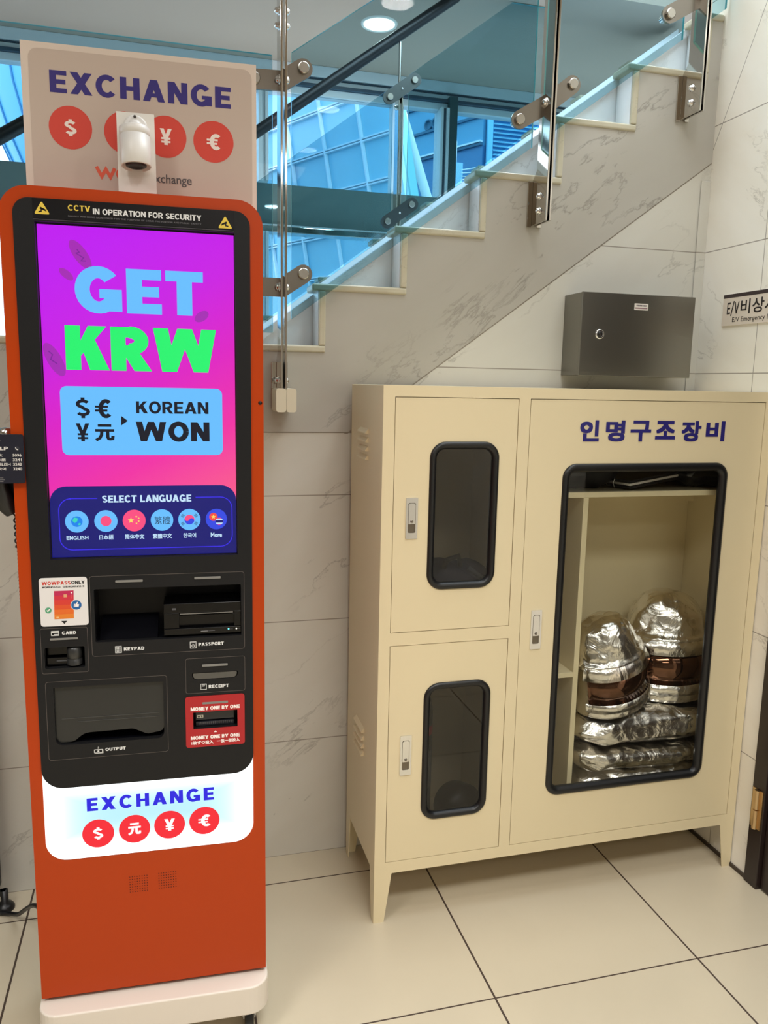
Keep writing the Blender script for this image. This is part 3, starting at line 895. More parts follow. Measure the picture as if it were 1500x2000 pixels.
mb = MB(); mb.obox(FP2(2.35, -0.58, 0.05), hd*3.65, nd*0.05, Vector((0, 0, 0.02)), MU); mb.build('ledge', t2, org=t2.location)
mb = MB(); mb.obox(FP2(2.35, 1.28, 0.05), hd*3.65, nd*0.05, Vector((0, 0, 0.03)), MU); mb.build('ledge', t2, org=t2.location)
for u in (0.60, 0.34):
    mb = MB(); mb.lathe(FP2(u, 0.19, 0.0), nd, [(0.0, 0.14), (0.05, 0.14), (0.05, 0.10), (0.01, 0.10), (0.01, 0)], TBL, 20); mb.build('round_vent', t2, org=t2.location)
LV = mat('pale_blue_louvre', rgb(128, 206, 240), 0.5); LVD = mat('louvre_back', rgb(60, 140, 190), 0.6)
t3 = empty('louvred_building', (8.7, 19.6, 0), 0, 'light blue louvred wall of a building at the edge of the stair', 'building')
mb = MB(); mb.box(7.97, 11.5, 19.62, 19.9, 0, 11, LVD); mb.build('wall_core', t3, org=t3.location)
z = 6.2
mb = MB()
while z < 9.6:
    mb.obox((9.72, 19.57, z), (1.74, 0, 0), (0, 0.05, 0.025), (0, -0.006, 0.012), LV); z += 0.103
mb.build('louvres', t3, org=t3.location)
mb = MB(); mb.box(7.83, 7.965, 19.52, 19.62, 0, 11, LV); mb.build('corner_post', t3, org=t3.location)
WT = mat('white_painted_steel', rgb(236, 244, 248), 0.4); CY = mat('pale_cyan_steel', rgb(150, 226, 232), 0.4)
mb = MB(); mb.tube([(2.56, 9, 4.55), (3.30, 9, 2.55)], 0.055, WT, 14); tag(mb.build('brace_tube'), 'slanting white round steel brace outside the window', 'steel brace')
mb = MB(); mb.obox((2.72, 8.9, 3.6), (0.045, 0, 0), (0, 0.03, 0), (0.20, 0, -1.0), CY); tag(mb.build('brace_plate'), 'slanting pale cyan flat steel brace beside the white round brace', 'steel brace')
mb = MB(); mb.box(3.20, 3.30, 8.95, 9.05, -0.2, 4.02, mat('pale_blue_post', rgb(150, 205, 240), 0.5)); mb.tube([(3.225, 9, 4.0), (3.225, 9, 4.26)], 0.016, WT, 10)
for i in range(5):
    mb.tube([(3.25, 8.97, 3.94-0.03*i), (3.40, 8.9, 3.96-0.045*i), (3.55, 8.9, 3.99-0.05*i)], 0.006, WT, 6)
tag(mb.build('utility_post'), 'pale blue utility post with loose wires outside the window', 'post')
t4 = empty('curved_glass_tower', (-0.55, 13.5, 0), 0, 'curved blue glass tower seen left of the exchange sign board', 'building')
prof = [(0, 0.9), (2.0, 0.95), (3.6, 1.12), (4.3, 1.42), (4.6, 1.55), (4.9, 1.68), (5.4, 1.84), (6.2, 1.98), (7.5, 2.05), (9, 2.05), (9, 0)]
mb = MB(); mb.lathe((-0.55, 13.5, 0), (0, 0, 1), prof, mat('sky_blue_glass', rgb(112, 186, 236), 0.3), 48); mb.build('glass_shell', t4, org=t4.location)
for i in range(24):
    a = 2*PI*i/24
    mb = MB(); mb.tube([(-0.55+(r+0.01)*math.cos(a), 13.5+(r+0.01)*math.sin(a), z) for z, r in prof[:-1]], 0.014, TBD, 6); mb.build('rib', t4, org=t4.location)

# ================================================================== exchange kiosk (local: x along the front, y into the depth, z up)
KY, KA = 1.72, -0.0403
ki = empty('exchange_kiosk', (0, KY, 0), KA, 'tall orange self-service money exchange kiosk with a magenta touch screen', 'kiosk')
ORANGE = mat('orange_enamel', rgb(176, 58, 2), 0.34, spec=0.3)
CHAR = mat('charcoal_panel', rgb(25, 25, 27), 0.45, spec=0.25)
PANLINE = mat('panel_hairline', rgb(92, 84, 80), 0.5)
PRINTW = mat('white_print', rgb(222, 222, 222), 0.5)
KX0, KX1, KZ0, KZ1 = -0.3013, 0.1998, 0.1608, 1.908
DEP = 0.20
out = rrect(KX0, KX1, KZ0, KZ1, (0.002, 0.002, 0.052, 0.052), 8)
px0, px1 = -0.2765, 0.1735
win_open = rrect(px0, px1, 0.4955, 1.8858, (0.045, 0.045, 0.03, 0.03), 8)
mb = MB()
mb.plate(out, [win_open], 0, 0.03, ORANGE)
mb.plate(out, [], 0.105, DEP, ORANGE)
mb.plate(out, [rrect(KX0+0.004, KX1-0.004, KZ0+0.004, KZ1-0.004, (0.002, 0.002, 0.05, 0.05), 8)], 0.03, 0.105, ORANGE)
mb.build('body', ki, bevel=0.0016)
# black front panel with its openings
def rr4(a, b, c, d, r): return rrect(a, b, c, d, r, 4)
scr = (-0.238, 0.1425, 1.1725, 1.8425)
H_scr = rr4(scr[0], scr[1], scr[2], scr[3], 0.001)
H_card = rr4(-0.2586, -0.1790, 0.9378, 0.9840, 0.003)
H_key = rr4(-0.1562, 0.1490, 0.9905, 1.1066, 0.003)
H_rec = rrect(0.0415, 0.1400, 0.8935, 0.9095, (0.010, 0.010, 0.002, 0.002), 4)
H_bill = rr4(0.0420, 0.1386, 0.7790, 0.8187, 0.001)
H_out = rrect(-0.2450, -0.0205, 0.7645, 0.8950, (0.014, 0.014, 0.002, 0.002), 4)
pan = rrect(px0, px1, 0.6660, 1.8852, (0.045, 0.045, 0.03, 0.03), 8)
mb = MB(); mb.plate(pan, [H_scr, H_card, H_key, H_rec, H_bill, H_out], -0.003, 0.012, CHAR)
# engraved frames round each function
def hair(mb, x0, x1, z0, z1, r, w=0.0008, y=-0.0033, m=PANLINE):
    mb.plate(rr4(x0, x1, z0, z1, r), [rr4(x0+w, x1-w, z0+w, z1-w, r*0.9)], y, y+0.0002, m)
hair(mb, -0.2652, -0.1715, 0.9269, 1.0262, 0.004)
hair(mb, -0.1640, 0.1562, 0.9595, 1.1352, 0.006)
hair(mb, 0.0275, 0.1562, 0.8625, 0.9432, 0.005)
hair(mb, -0.2605, -0.0120, 0.7318, 0.9088, 0.006)
front = mb.build('front_panel', ki, bevel=0.0008)
yp = -0.0034
def fr(x0, x1, z0, z1, w=0.0012): mb.plate(rr4(x0, x1, z0, z1, 0.0005), [rr4(x0+w, x1-w, z0+w, z1-w, 0.0003)], yp, yp+0.0002, PRINTW)
mb = MB()
put(mb, gtext('CARD', 0.27), -0.2224, 1.0115, -0.1942, 1.0186, yp, PRINTW)
fr(-0.2438, -0.2282, 1.0096, 1.0202); mb.flat(_r(-0.2438, 1.0165, -0.2282, 1.0190), yp, PRINTW); mb.flat(_r(-0.238, 1.0108, -0.2298, 1.0132), yp, PRINTW)
mb.build('printed_caption', front)
mb = MB()
put(mb, gtext('KEYPAD', 0.27), -0.0994, 0.9690, -0.0573, 0.9768, yp, PRINTW)
fr(-0.1172, -0.1038, 0.9648, 0.9801)
for i in range(3):
    for j in range(4): mb.flat(_r(-0.1145+i*0.003, 0.9680+j*0.0026, -0.1124+i*0.003, 0.9699+j*0.0026), yp, PRINTW)
mb.build('printed_caption', front)
mb = MB()
put(mb, gtext('PASSPORT', 0.27), 0.0563, 0.9708, 0.1105, 0.9786, yp, PRINTW)
fr(0.0382, 0.0517, 0.9663, 0.9818); mb.flat(_r(0.0405, 0.9785, 0.0494, 0.9798), yp, PRINTW)
mb.plate(circle(0.045, 0.9722, 0.0036, 18), [circle(0.045, 0.9722, 0.0027, 18)], yp, yp+0.0002, PRINTW); mb.flat(_r(0.0415, 0.9718, 0.0485, 0.9726), yp, PRINTW)
mb.build('printed_caption', front)
mb = MB()
put(mb, gtext('RECEIPT', 0.27), 0.0766, 0.8725, 0.1202, 0.8803, yp, PRINTW)
fr(0.0595, 0.0723, 0.8700, 0.8835, 0.0010)
for j in range(3): mb.flat(_r(0.0622, 0.8775+j*0.0018, 0.0698-0.001*(2-j), 0.8783+j*0.0018), yp, PRINTW)
mb.build('printed_caption', front)
mb = MB()
put(mb, gtext('OUTPUT', 0.27), -0.1447, 0.7440, -0.1024, 0.7514, yp, PRINTW)
fr(-0.168, -0.1505, 0.7411, 0.7495); mb.flat(_r(-0.1500, 0.7405, -0.1492, 0.7485), yp, PRINTW); mb.flat(_r(-0.166, 0.7398, -0.1492, 0.7405), yp, PRINTW); mb.flat(circle(-0.1593, 0.7453, 0.0022, 10), yp, PRINTW)
mb.flat([(-0.1618, 0.7528), (-0.1593, 0.7508), (-0.1568, 0.7528)], yp, PRINTW); mb.flat(_r(-0.1597, 0.752, -0.1589, 0.7556), yp, PRINTW)
mb.build('printed_caption', front)
# grey status light bars
LEDG = mat('unlit_light_bar', rgb(128, 126, 122), 0.45)
for (a, b, c, d) in ((-0.2464, -0.1908, 1.0004, 1.0044), (-0.1120, -0.0565, 1.1200, 1.1248), (0.0502, 0.1056, 1.1216, 1.1262), (0.0634, 0.1183, 0.9232, 0.9282), (0.0625, 0.1182, 0.8362, 0.8412)):
    mb = MB(); mb.plate(rr4(a, b, c, d, 0.0012), [], -0.0048, -0.003, LEDG); mb.build('light_bar', ki)
# recess boxes behind openings
def recess(nm, x0, x1, z0, z1, dep, m=JET, par=ki):
    mb = MB()
    y0 = 0.010; y1 = dep; w = 0.002
    mb.box(x0-w, x0, y0, y1, z0-w, z1+w, m); mb.box(x1, x1+w, y0, y1, z0-w, z1+w, m)
    mb.box(x0, x1, y0, y1, z0-w, z0, m); mb.box(x0, x1, y0, y1, z1, z1+w, m); mb.box(x0-w, x1+w, y1, y1+w, z0-w, z1+w, m)
    return mb.build(nm, par)
# keypad bay and passport scanner
BAY = mat('bay_black', rgb(9, 9, 14), 0.35, spec=0.25)
bay = recess('keypad_bay', -0.1575, 0.1500, 0.9890, 1.1080, 0.085, BAY)
mb = MB()
mb.add([(-0.150, 0.012, 0.991), (-0.03, 0.012, 0.991), (-0.03, 0.08, 1.025), (-0.150, 0.08, 1.025), (-0.150, 0.08, 0.99), (-0.03, 0.08, 0.99)], [(0, 1, 2, 3), (0, 3, 4), (1, 5, 2)], BAY)
mb.build('keypad', bay)
SCN = mat('scanner_black', rgb(5, 5, 7), 0.18, spec=0.35)
mb = MB()
mb.box(-0.016, 0.149, 0.004, 0.075, 0.9955, 1.010, SCN)
mb.box(-0.016, 0.149, 0.018, 0.075, 1.010, 1.036, SCN)
mb.box(-0.016, 0.149, 0.006, 0.075, 1.0445, 1.0655, SCN)
mb.box(-0.016, 0.016, 0.006, 0.075, 1.010, 1.0445, SCN)
mb.box(0.134, 0.149, 0.006, 0.075, 1.010, 1.0445, SCN)
sc_ = mb.build('passport_scanner', ki, bevel=0.001)
mb = MB(); mb.box(0.018, 0.132, 0.008, 0.03, 1.0405, 1.0425, mat('scanner_lip', rgb(120, 118, 114), 0.3)); mb.build('scanner_lip', sc_)
mb = MB()
mb.flat(_r(0.062, 1.0016, 0.077, 1.0030), 0.0036, mat('grey_print', rgb(140, 140, 142), 0.5)); mb.flat(_r(0.078, 1.0018, 0.092, 1.0028), 0.0036, mat('dim_print', rgb(88, 88, 92), 0.5))
mb.flat(_r(0.1245, 1.0040, 0.1305, 1.0048), 0.0036, MATS['dim_print']); mb.flat(_r(0.142, 1.0040, 0.147, 1.0048), 0.0036, MATS['dim_print'])
mb.flat(_r(0.002, 1.052, 0.010, 1.056), 0.0056, MATS['dim_print'])
mb.build('printed_marks', sc_)
mb = MB(); mb.lathe((0.1215, 0.004, 1.0045), (0, -1, 0), [(0, 0.002), (0.001, 0.0018), (0.0012, 0)], emis('cyan_led', rgb(120, 235, 240), 1.3, False), 12); mb.build('cyan_indicator', sc_)
mb = MB(); mb.lathe((0.1385, 0.004, 1.0045), (0, -1, 0), [(0, 0.0018), (0.001, 0.0016), (0.0012, 0)], emis('white_led', rgb(255, 246, 225), 1.3, False), 12); mb.build('white_indicator', sc_)
# card reader
cr_ = recess('card_reader', -0.2596, -0.1780, 0.9368, 0.9850, 0.055, SCN)
mb = MB(); mb.box(-0.2575, -0.214, 0.012, 0.05, 0.939, 0.957, SCN); mb.box(-0.2575, -0.214, 0.020, 0.05, 0.960, 0.983, SCN); mb.box(-0.238, -0.214, 0.010, 0.02, 0.948, 0.951, mat('reader_grey', rgb(70, 70, 72), 0.4)); mb.build('slot_guides', cr_, bevel=0.001)
mb = MB(); mb.lathe((-0.2015, 0.012, 0.942), (0, 0, 1), [(0, 0.0155), (0.012, 0.0155), (0.014, 0.013), (0.016, 0.0155), (0.036, 0.0148), (0.040, 0.010), (0.040, 0)], mat('reader_gloss', rgb(46, 46, 46), 0.3), 20); mb.build('finger_notch', cr_)
# receipt mouth
rc = recess('receipt_printer', 0.0405, 0.1410, 0.8925, 0.9105, 0.03, JET)
mb = MB(); mb.plate(rrect(0.0435, 0.1380, 0.8945, 0.9080, (0.009, 0.009, 0.002, 0.002), 4), [], -0.002, 0.025, mat('receipt_lip', rgb(84, 82, 78), 0.35)); mb.build('slot_lip', rc, bevel=0.002)
# bill acceptor with red plate
RED = mat('red_plate', rgb(174, 26, 34), 0.4)
mb = MB(); mb.plate(rr4(0.0258, 0.1545, 0.7365, 0.8555, 0.006), [rr4(0.0420, 0.1386, 0.7790, 0.8187, 0.001)], -0.0045, -0.003, RED)
PW = mat('pale_print', rgb(250, 240, 238), 0.5)
put(mb, gtext('MONEY ONE BY ONE', 0.26, 0.06), 0.0370, 0.8222, 0.1438, 0.8310, -0.0047, PW)
put(mb, gtext('MONEY ONE BY ONE', 0.26, 0.06), 0.0362, 0.7545, 0.1432, 0.7633, -0.0047, PW)
put(mb, ftext('1枚ずつ投入', 0.03), 0.0375, 0.7425, 0.0850, 0.7512, -0.0047, PW)
put(mb, ftext('一张一张投入', 0.03), 0.0925, 0.7432, 0.1432, 0.7518, -0.0047, PW)
mb.flat([(0.0861, 0.7691), (0.0935, 0.7690), (0.0899, 0.7731)], -0.0047, PW)
ba = mb.build('bill_acceptor', ki)
recess('bill_mouth', 0.0412, 0.1394, 0.7782, 0.8195, 0.045, JET, ba)
mb = MB(); mb.plate(rr4(0.0478, 0.131, 0.7935, 0.8175, 0.001), [], 0.012, 0.04, mat('bezel_dark', rgb(34, 35, 42), 0.3))
mb.box(0.0478, 0.131, 0.010, 0.04, 0.7800, 0.7895, MATS['bezel_dark'])
for i in range(17): mb.box(0.0535+i*0.0044, 0.0552+i*0.0044, 0.0075, 0.012, 0.7838, 0.7895, mat('tooth_grey', rgb(88, 86, 92), 0.4))
mb.build('bill_bezel', ba, bevel=0.0005)
mb = MB(); mb.flat(_r(0.0504, 0.7985, 0.0639, 0.8050), 0.0117, mat('paper_label', rgb(238, 236, 222), 0.6)); mb.flat(_r(0.0518, 0.7998, 0.0565, 0.8022), 0.0115, JET); mb.flat(_r(0.0590, 0.7995, 0.0605, 0.8040), 0.0115, JET); mb.flat(_r(0.0612, 0.7995, 0.0622, 0.8035), 0.0115, JET); mb.build('paper_label', ba)
# cash output tray with its smoky flap
ct = recess('cash_output', -0.2462, -0.0193, 0.7633, 0.8962, 0.095, mat('tray_black', rgb(10, 11, 18), 0.3))
notch = [(-0.2450, 0.8945), (-0.2450, 0.7785), (-0.2405, 0.7690), (-0.2340, 0.7665), (-0.2150, 0.7668), (-0.2060, 0.7705), (-0.1930, 0.7810), (-0.1850, 0.7850), (-0.1760, 0.7862), (-0.0900, 0.7876), (-0.0830, 0.7862), (-0.0600, 0.7745), (-0.0540, 0.7735), (-0.0300, 0.7770), (-0.0240, 0.7800), (-0.0208, 0.7870), (-0.0208, 0.8945)]
mb = MB(); mb.plate(list(reversed(notch)) if False else notch, [], 0.006, 0.009, mat('smoky_flap', rgb(40, 41, 41), 0.14, spec=0.4)); mb.build('flap', ct, bevel=0.0006)
mb = MB(); mb.box(-0.232, -0.030, 0.0045, 0.006, 0.8205, 0.8212, mat('flap_crease', rgb(80, 80, 78), 0.3)); mb.box(-0.20, -0.030, 0.0045, 0.006, 0.8120, 0.8126, MATS['flap_crease']); mb.build('flap_ridge', ct)
# notice sticker over the card reader
mb = MB()
STK = mat('sticker_white', rgb(226, 222, 222), 0.5)
mb.plate(rr4(-0.2625, -0.1682, 1.0308, 1.1346, 0.006), [], -0.0042, -0.003, STK)
ys = -0.0044
put(mb, gtext('WOWPASS', 0.25), -0.2569, 1.1194, -0.2005, 1.1272, ys, mat('print_vermilion', rgb(200, 60, 50), 0.5))
put(mb, gtext('ONLY', 0.25), -0.1994, 1.1196, -0.1729, 1.1274, ys, mat('print_black', rgb(28, 26, 26), 0.5))
put(mb, gtext('WOWPASS', 0.25), -0.2569, 1.1128, -0.2312, 1.1168, ys, MATS['print_black'])
put(mb, ftext('のみ', 0.02), -0.2308, 1.1127, -0.2205, 1.1170, ys, MATS['print_black'])
put(mb, ftext('仅限', 0.02), -0.2165, 1.1127, -0.2066, 1.1172, ys, MATS['print_black'])
put(mb, gtext('WOWPASS', 0.25), -0.2060, 1.1128, -0.1800, 1.1168, ys, MATS['print_black'])
put(mb, ftext('卡', 0.02), -0.1795, 1.1127, -0.1735, 1.1172, ys, MATS['print_black'])
# printed card, red at the top to orange below
cs = [rgb(190, 34, 84), rgb(206, 44, 66), rgb(214, 58, 48), rgb(220, 80, 38), rgb(226, 106, 36), rgb(226, 128, 40)]
for i in range(6):
    z1_ = 1.1066-i*0.0101
    mb.flat([(-0.2340-0.0003*i, z1_-0.0101), (-0.1958-0.0003*i, z1_-0.0101), (-0.1955-0.0003*i, z1_), (-0.2338-0.0003*i, z1_)], ys, mat('card_print_%s' % 'abcdef'[i], cs[i], 0.5))
mb.flat(_r(-0.2155, 1.0925, -0.2090, 1.0990), ys-0.0001, mat('chip_gold', rgb(220, 160, 120), 0.4)); mb.flat(circle(-0.1998, 1.1018, 0.0017, 12), ys-0.0001, PW); mb.flat(_r(-0.2315, 1.0478, -0.2265, 1.0510), ys-0.0001, mat('mark_peach', rgb(240, 190, 130), 0.5))
mb.flat(_r(-0.2000, 1.0890, -0.1992, 1.0990), ys-0.0001, mat('mark_pink', rgb(226, 110, 120), 0.5))
mb.flat(circle(-0.1911, 1.0750, 0.0115, 26), ys-0.0001, STK); mb.flat(circle(-0.1911, 1.0750, 0.0102, 26), ys-0.0002, mat('print_blue', rgb(32, 96, 160), 0.5))
# thumbs-up mark
for q in ([(-0.1965, 1.0712), (-0.1945, 1.0705), (-0.1935, 1.0772), (-0.1955, 1.0778)], [(-0.1938, 1.0712), (-0.1868, 1.0712), (-0.1856, 1.0765), (-0.1930, 1.0775)], [(-0.1925, 1.0765), (-0.1893, 1.0772), (-0.1878, 1.0812), (-0.1895, 1.0816)]):
    mb.flat(q, ys-0.0003, PW)
mb.flat(circle(-0.2466, 1.0656, 0.0064, 22), ys-0.0001, mat('print_green', rgb(86, 160, 120), 0.5))
for q in _stroke([(-0.2496, 1.0658), (-0.2476, 1.0634), (-0.2438, 1.0682)], 0.0018): mb.flat(q, ys-0.0002, PW)
mb.flat([(-0.2223, 1.0418), (-0.2166, 1.0349), (-0.2103, 1.0416)], ys, MATS['print_black'])
mb.build('card_notice', ki)

# ---- touch screen: everything it shows is light
sx0, sx1, sz0, sz1 = -0.2365, 0.1410, 1.1740, 1.8395
def screen_mat():
    m = bpy.data.materials.new('screen_backdrop'); m.use_nodes = True; nt = m.node_tree; L = nt.links
    b = nt.nodes['Principled BSDF']; b.inputs['Base Color'].default_value = (0.004, 0.004, 0.005, 1); b.inputs['Roughness'].default_value = 0.08
    tc = nt.nodes.new('ShaderNodeTexCoord'); sp = nt.nodes.new('ShaderNodeSeparateXYZ'); L.new(tc.outputs['Object'], sp.inputs[0])
    a = nmath(nt, 'DIVIDE', nmath(nt, 'SUBTRACT', sp.outputs[0], sx0), sx1-sx0)
    v = nmath(nt, 'DIVIDE', nmath(nt, 'SUBTRACT', sz1, sp.outputs[2]), sz1-1.30)
    f = nmath(nt, 'ADD', nmath(nt, 'MULTIPLY', v, 0.85), nmath(nt, 'MULTIPLY', nmath(nt, 'SUBTRACT', a, 0.5), 0.3))
    r = nt.nodes.new('ShaderNodeValToRGB'); cr2 = r.color_ramp
    cr2.elements[0].position = 0.0; cr2.elements[0].color = (*rgb(196, 26, 246), 1)
    cr2.elements[1].position = 1.0; cr2.elements[1].color = (*rgb(255, 92, 142), 1)
    for p_, c_ in ((0.25, rgb(206, 26, 232)), (0.5, rgb(226, 28, 200)), (0.75, rgb(246, 48, 168))):
        e = cr2.elements.new(p_); e.color = (*c_, 1)
    L.new(f, r.inputs['Fac']); L.new(r.outputs['Color'], b.inputs['Emission Color']); b.inputs['Emission Strength'].default_value = 0.95
    return m
mb = MB(); mb.box(scr[0]-0.002, scr[1]+0.002, 0.012, 0.030, scr[2]-0.002, scr[3]+0.002, JET)
yS = 0.0115
mb.flat(_r(sx0, sz0, sx1, sz1), yS, screen_mat())
SKYB = emis('screen_sky_blue', rgb(104, 190, 255), 1.0); GRN = emis('screen_green', rgb(36, 242, 112), 1.0)
NAVY = emis('screen_navy', rgb(20, 22, 112), 1.0); INK = emis('screen_ink', rgb(14, 18, 34), 1.0); PALE = emis('screen_pale', rgb(196, 226, 250), 1.0)
LINEB = emis('screen_line_blue', rgb(58, 44, 236), 1.0); COIN = emis('screen_coin', rgb(168, 44, 184), 0.95); COIN2 = emis('screen_coin_mark', rgb(132, 34, 160), 0.9)
# tumbling coins behind the headline
def ell(cx, cz, a, b, ang, n=26):
    c, s_ = math.cos(ang), math.sin(ang)
    return [(cx+a*math.cos(2*PI*i/n)*c-b*math.sin(2*PI*i/n)*s_, cz+a*math.cos(2*PI*i/n)*s_+b*math.sin(2*PI*i/n)*c) for i in range(n)]
mb.flat(ell(-0.158, 1.786, 0.032, 0.013, -0.98), yS-0.0002, COIN)
for q in _stroke([(-0.164, 1.796), (-0.160, 1.790), (-0.166, 1.788), (-0.152, 1.780), (-0.157, 1.774), (-0.148, 1.774)], 0.0022): mb.flat(q, yS-0.0003, COIN2)
mb.flat(ell(-0.186, 1.747, 0.016, 0.0075, -0.7), yS-0.0002, COIN)
mb.flat(ell(0.0745, 1.675, 0.016, 0.0095, 0.6), yS-0.0002, COIN)
mb.flat([p for p in ell(-0.215, 1.580, 0.036, 0.014, -1.1)], yS-0.0002, COIN)
for q in _stroke([(-0.226, 1.597), (-0.218, 1.590), (-0.222, 1.580), (-0.210, 1.572)], 0.0022): mb.flat(q, yS-0.0003, COIN2)
put(mb, gtext('GET', 0.285, 0.075), -0.1712, 1.6735, 0.0782, 1.7655, yS-0.0004, SKYB)
put(mb, gtext('KRW', 0.285, 0.055), -0.1934, 1.5608, 0.1030, 1.6500, yS-0.0004, GRN)
mb.flat(rrect(-0.2076, 0.1140, 1.3878, 1.5280, 0.013, 6), yS-0.0002, SKYB)
yI = yS-0.0004
for ch, a, b_, c, d in (('$', -0.1783, -0.1510, 1.4638, 1.5055), ('€', -0.1415, -0.1100, 1.4642, 1.5028), ('¥', -0.1800, -0.1535, 1.4163, 1.4530), ('元', -0.1433, -0.1048, 1.4165, 1.4515)):
    put(mb, glyph(ch, 0.22)[0], a, c, b_, d, yI, INK)
mb.flat([(-0.0907, 1.4690), (-0.0913, 1.4491), (-0.0778, 1.4590)], yI, INK)
put(mb, gtext('KOREAN', 0.22, 0.09), -0.0607, 1.4742, 0.0855, 1.5000, yI, INK)
put(mb, gtext('WON', 0.25, 0.08), -0.0622, 1.4160, 0.0868, 1.4585, yI, INK)
mb.flat(rrect(sx0, sx1, sz0, 1.3235, (0, 0, 0.033, 0.033), 8), yS-0.0002, NAVY)
put(mb, gtext('SELECT LANGUAGE', 0.25, 0.07), -0.1340, 1.2882, 0.0467, 1.3040, yI, PALE)
lp = []
for (cx, cz, a0) in ((-0.1955, 1.2725, 90), ): pass
L1 = [(-0.1434, 1.2978), (-0.195, 1.2978)]+_arc(-0.195, 1.2728, 0.025, 0.025, 90, 180, 8)+_arc(-0.195, 1.2145, 0.025, 0.025, 180, 270, 8)+_arc(0.107, 1.2145, 0.025, 0.025, 270, 360, 8)+_arc(0.107, 1.2728, 0.025, 0.025, 0, 90, 8)+[(0.0557, 1.2978)]
for q in _stroke(L1, 0.0019): mb.flat(q, yI, LINEB)
ICX = [-0.1855, -0.1280, -0.0713, -0.0146, 0.0420, 0.0986]; IR = 0.0232; IZ = 1.2495
RDI = emis('screen_flag_red', rgb(250, 78, 130), 1.0); YEL = emis('screen_star_yellow', rgb(248, 222, 110), 1.0); BLU2 = emis('screen_royal_blue', rgb(52, 74, 226), 1.0); SEA = emis('screen_sea_blue', rgb(28, 132, 236), 1.0); LAND = emis('screen_land_green', rgb(60, 214, 190), 1.0)
for i, cx in enumerate(ICX):
    mb.flat(circle(cx, IZ, IR*(0.97 if i == 5 else 1), 32), yI, (SKYB, SKYB, RDI, SKYB, SKYB, BLU2)[i])
y2, y3, y4 = yI-0.0002, yI-0.0004, yI-0.0006
cx = ICX[0]
mb.flat(circle(cx, IZ, 0.0112, 26), y2, SEA); mb.flat([(cx-0.009, IZ+0.002), (cx-0.004, IZ-0.003), (cx+0.001, IZ+0.001), (cx+0.002, IZ+0.007), (cx-0.005, IZ+0.009)], y3, LAND); mb.flat([(cx+0.002, IZ-0.007), (cx+0.006, IZ-0.008), (cx+0.008, IZ-0.004), (cx+0.004, IZ-0.003)], y3, LAND)
mb.flat(circle(ICX[1], IZ, 0.0110, 26), y2, RDI)
mb.flat(star(ICX[2]-0.0065, IZ+0.0005, 0.0066), y2, YEL)
for dx, dz in ((0.0045, 0.0085), (0.0092, 0.0045), (0.0092, -0.0015), (0.0045, -0.0062)): mb.flat(star(ICX[2]+dx, IZ+dz, 0.0025), y2, YEL)
put(mb, ftext('繁體', 0.0), ICX[3]-0.0155, IZ-0.0085, ICX[3]+0.0165, IZ+0.0082, y2, INK)
cx = ICX[4]; r_ = 0.0105; ta = math.radians(-25)
rot = lambda p: (cx+p[0]*math.cos(ta)-p[1]*math.sin(ta), IZ+p[0]*math.sin(ta)+p[1]*math.cos(ta))
mb.flat([rot(p) for p in circle(0, 0, r_, 30)], y2, RDI)
mb.flat([rot((r_*math.cos(PI+PI*i/14), r_*math.sin(PI+PI*i/14))) for i in range(15)], y3, BLU2)
mb.flat([rot(p) for p in circle(-r_/2, 0, r_/2, 18)], y4, RDI); mb.flat([rot(p) for p in circle(r_/2, 0, r_/2, 18)], y4, BLU2)
for (dx, dz, an) in ((-0.0135, 0.0085, 0.95), (0.0135, 0.0085, -0.95), (-0.0135, -0.0085, -0.95), (0.0135, -0.0085, 0.95)):
    for j in (-1, 0, 1):
        c_ = Vector((cx+dx+j*0.0021*-math.sin(an), IZ+dz+j*0.0021*math.cos(an))); e_ = Vector((math.cos(an), math.sin(an)))*0.0034
        for q in _stroke([tuple(c_-e_), tuple(c_+e_)], 0.0009): mb.flat(q, y2, INK)
cx = ICX[5]
mb.flat(circle(cx-0.0062, IZ+0.0050, 0.0088, 22), y2, emis('screen_orange_red', rgb(244, 76, 70), 1.0)); mb.flat(star(cx-0.0062, IZ+0.0052, 0.0052), y3, YEL)
cc = circle(cx+0.0060, IZ-0.0050, 0.0080, 32)
def band(z0, z1): return [(cx+0.006+s_*math.sqrt(max(0, 0.008**2-z*z)), IZ-0.005+z) for s_, z in ((-1, z0), (1, z0), (1, (z0+z1)/2), (1, z1), (-1, z1), (-1, (z0+z1)/2))]
mb.flat(cc, y3, RDI); mb.flat(band(0.0028, 0.0058), y4, PALE); mb.flat(band(-0.0058, -0.0028), y4, PALE); mb.flat(band(-0.0028, 0.0028), y4, NAVY)
for i, (tx, wd, a, b_) in enumerate((('ENGLISH', 0, -0.2072, -0.1640), ('日本語', 1, -0.1425, -0.1140), ('简体中文', 1, -0.0910, -0.0516), ('繁體中文', 1, -0.0343, 0.0050), ('한국어', 1, 0.0287, 0.0553), ('More', 2, 0.0862, 0.1100))):
    if wd == 0: put(mb, gtext(tx, 0.22), a, 1.2108, b_, 1.2194, yI, PALE)
    else: put(mb, ftext(tx, 0.022 if wd == 1 else 0.03), a, 1.2098, b_, 1.2204 if wd == 1 else 1.2200, yI, PALE)
mb.build('touch_screen', ki)
